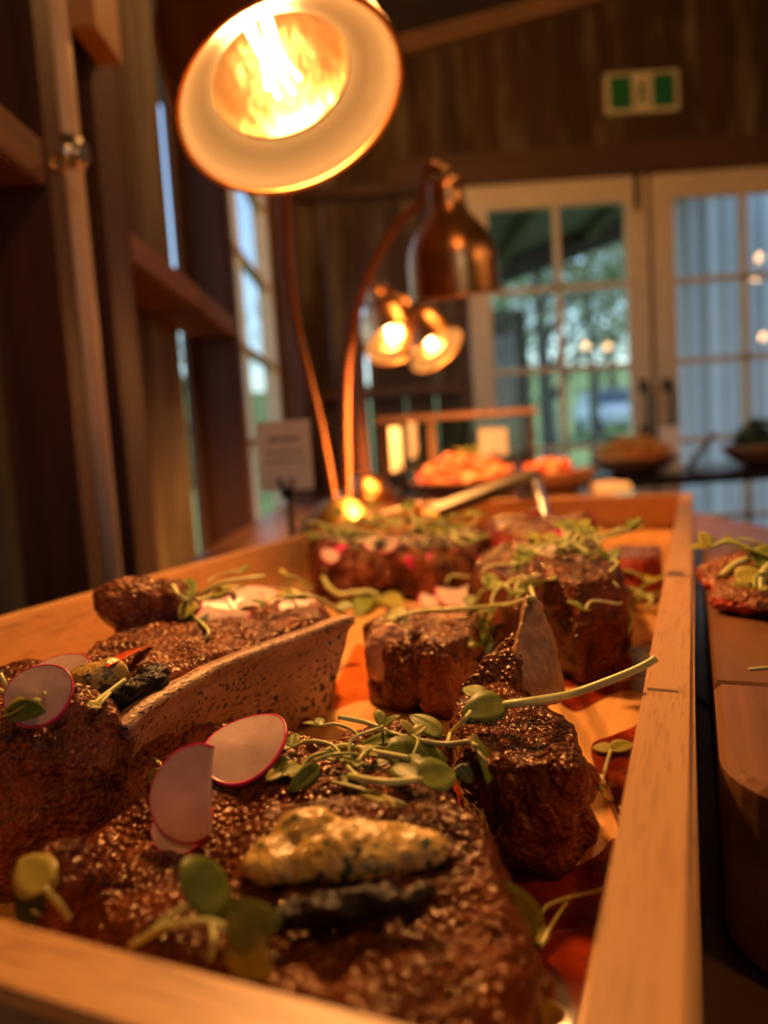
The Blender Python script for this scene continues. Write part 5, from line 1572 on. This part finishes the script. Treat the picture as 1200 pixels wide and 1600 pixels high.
# trees
M_BARK = plain('bark', (0.085, 0.075, 0.065), 0.85, var=0.4, scale=12, bmp=0.6)
M_FOL = [leaf_mat('foliage_a', (0.07, 0.10, 0.02), (0.19, 0.24, 0.045), 0.6), leaf_mat('foliage_b', (0.09, 0.13, 0.03), (0.25, 0.30, 0.06), 0.6)]
def tree(label, x, y, h, cr, n, seed, trunk_r=0.14, low=0.35, lean=0.0, lsz=0.16):
    rr = random.Random(seed)
    z0 = ground_z(x, y) - 0.05
    t = thing('tree', label, 'tree', Vector((x, y, z0)), 'trees outside')
    path = smooth_path([Vector((x, y, z0)), Vector((x + lean * h * 0.2, y, z0 + h * 0.35)), Vector((x + lean * h * 0.5, y + 0.1, z0 + h * 0.8))], 5)
    parts = [tube(path, lambda u: trunk_r * (1 - 0.65 * u), 8)]
    for q in range(6):
        b0 = path[min(len(path) - 1, 4 + q)]
        a = rr.random() * 6.28
        e = b0 + Vector((math.cos(a) * cr * 0.6, math.sin(a) * cr * 0.6, h * 0.18))
        parts.append(tube([b0, (b0 + e) / 2 + Vector((0, 0, 0.1 * h * 0.3)), e], lambda u: trunk_r * 0.4 * (1 - 0.7 * u), 6))
    mk('trunk', join(*parts), M_BARK, t, True)
    V, F = [], []
    cc_ = Vector((x + lean * h * 0.5, y, z0 + h * (low + (1 - low) * 0.5)))
    cl = [(cc_ + Vector((rr.gauss(0, cr * 0.45), rr.gauss(0, cr * 0.45), rr.gauss(0, h * (1 - low) * 0.26))), rr.uniform(0.25, 0.5) * cr) for _ in range(26)]
    for q in range(n):
        b, s = cl[rr.randrange(len(cl))]
        p = b + Vector((rr.gauss(0, s * 0.6), rr.gauss(0, s * 0.6), rr.gauss(0, s * 0.5)))
        a = Vector((rr.gauss(0, 1), rr.gauss(0, 1), rr.gauss(0, 1))).normalized()
        b2_ = a.orthogonal().normalized()
        l = lsz * rr.uniform(0.6, 1.2)
        k = len(V)
        V += [p, p + a * l * 0.5 + b2_ * l * 0.28, p + a * l, p + a * l * 0.5 - b2_ * l * 0.28]
        F.append((k, k + 1, k + 2, k + 3))
    me = mk('foliage', (V, F), M_FOL[seed % 2], t)
    me['kind'] = 'stuff'
def at(px, d): return PD(px, 690, d).x
tree('leafy green tree nearest the porch beyond the car', at(930, 17), 17, 6.0, 2.1, 4200, 1, 0.13, 0.30)
tree('slim leaning tree with dark trunk beside the mown grass', at(862, 11), 11, 5.5, 1.5, 1500, 2, 0.16, 0.52, -0.05, 0.14)
tree('tall loose tree with sky showing through its crown', at(800, 22.5), 22.5, 8.0, 2.2, 2600, 3, 0.16, 0.45)
tree('broad tree on the slope behind the car', at(960, 30), 30, 9.0, 4.0, 5000, 4, 0.2, 0.18, 0, 0.24)
tree('bushy tree at the top of the slope behind the leaning tree', at(830, 46), 46, 9.0, 5.0, 4000, 5, 0.2, 0.15, 0, 0.30)
tree('dense far tree behind the outbuilding corner', at(1075, 58), 58, 12.0, 5.0, 4200, 6, 0.2, 0.15, 0, 0.26)
tree('small tree growing outside the side window', -5.2, 13.5, 5.2, 1.9, 2600, 7, 0.12, 0.2)
tree('bushy shrub like tree low outside the side window', -4.6, 17.5, 4.4, 2.0, 2600, 8, 0.12, 0.02)
# parked car
M_CAR = plain('pale_blue_paint', (0.46, 0.55, 0.68), 0.2, var=0.04, scale=3)
M_CGL = plain('car_glass', (0.03, 0.045, 0.06), 0.05, var=0.1, scale=3)
M_TYRE = plain('tyre_rubber', (0.02, 0.02, 0.02), 0.8, var=0.2, scale=20)
cy = 26.0
cx = at(958, cy)
cz = max(ground_z(cx - 0.9, cy - 2), ground_z(cx, cy + 2.2)) + 0.0
car = thing('parked_car', 'pale blue car parked on the grass beyond the porch', 'car', Vector((cx, cy, cz)))
def loft(rings):
    V, F = [], []
    n = len(rings[0])
    for r in rings: V += [Vector(p) for p in r]
    for i in range(len(rings) - 1):
        for q in range(n): F.append((i * n + q, i * n + (q + 1) % n, (i + 1) * n + (q + 1) % n, (i + 1) * n + q))
    F.append(tuple(range(n))[::-1]); F.append(tuple((len(rings) - 1) * n + q for q in range(n)))
    return V, F
def carring(y, w_, zb, zt):
    return [(cx - w_ * 0.92, cy + y, cz + zb), (cx + w_ * 0.92, cy + y, cz + zb), (cx + w_, cy + y, cz + (zb + zt) * 0.5), (cx + w_ * 0.93, cy + y, cz + zt), (cx - w_ * 0.93, cy + y, cz + zt), (cx - w_, cy + y, cz + (zb + zt) * 0.5)]
mk('car_body', loft([carring(-2.15, 0.72, 0.32, 0.68), carring(-1.95, 0.86, 0.24, 0.82), carring(-0.9, 0.9, 0.22, 0.95), carring(1.4, 0.9, 0.22, 0.98), carring(2.0, 0.86, 0.26, 0.95), carring(2.15, 0.74, 0.34, 0.8)]), M_CAR, car, False)
def cab(y, w_, z): return [(cx - w_, cy + y, cz + z), (cx + w_, cy + y, cz + z)]
cb = mk('cabin', ([Vector(p) for p in cab(-1.0, 0.84, 0.94) + cab(1.9, 0.84, 0.96) + cab(-0.25, 0.66, 1.46) + cab(1.4, 0.66, 1.46)], [(0, 1, 5, 4), (2, 6, 7, 3), (0, 4, 6, 2), (1, 3, 7, 5), (0, 2, 3, 1)]), M_CGL, car)
mk('car_roof', box(cx - 0.68, cx + 0.68, cy - 0.27, cy + 1.42, cz + 1.455, cz + 1.50, 0.02), M_CAR, cb)
for sx in (-1, 1):
    for sy in (-1.35, 1.3):
        R_ = Matrix.Translation((cx + sx * 0.80, cy + sy, cz + 0.31)) @ Matrix.Rotation(math.pi / 2, 4, 'Y')
        mk('wheel', xf(lathe([(0.0001, -0.1), (0.22, -0.1), (0.31, -0.08), (0.31, 0.08), (0.22, 0.1), (0.0001, 0.1)], 20), R_), M_TYRE, car, True)
    mk('headlight', box(cx + sx * 0.62 - 0.12, cx + sx * 0.62 + 0.12, cy - 2.12, cy - 2.0, cz + 0.6, cz + 0.74, 0.02), M_WHITE, car)
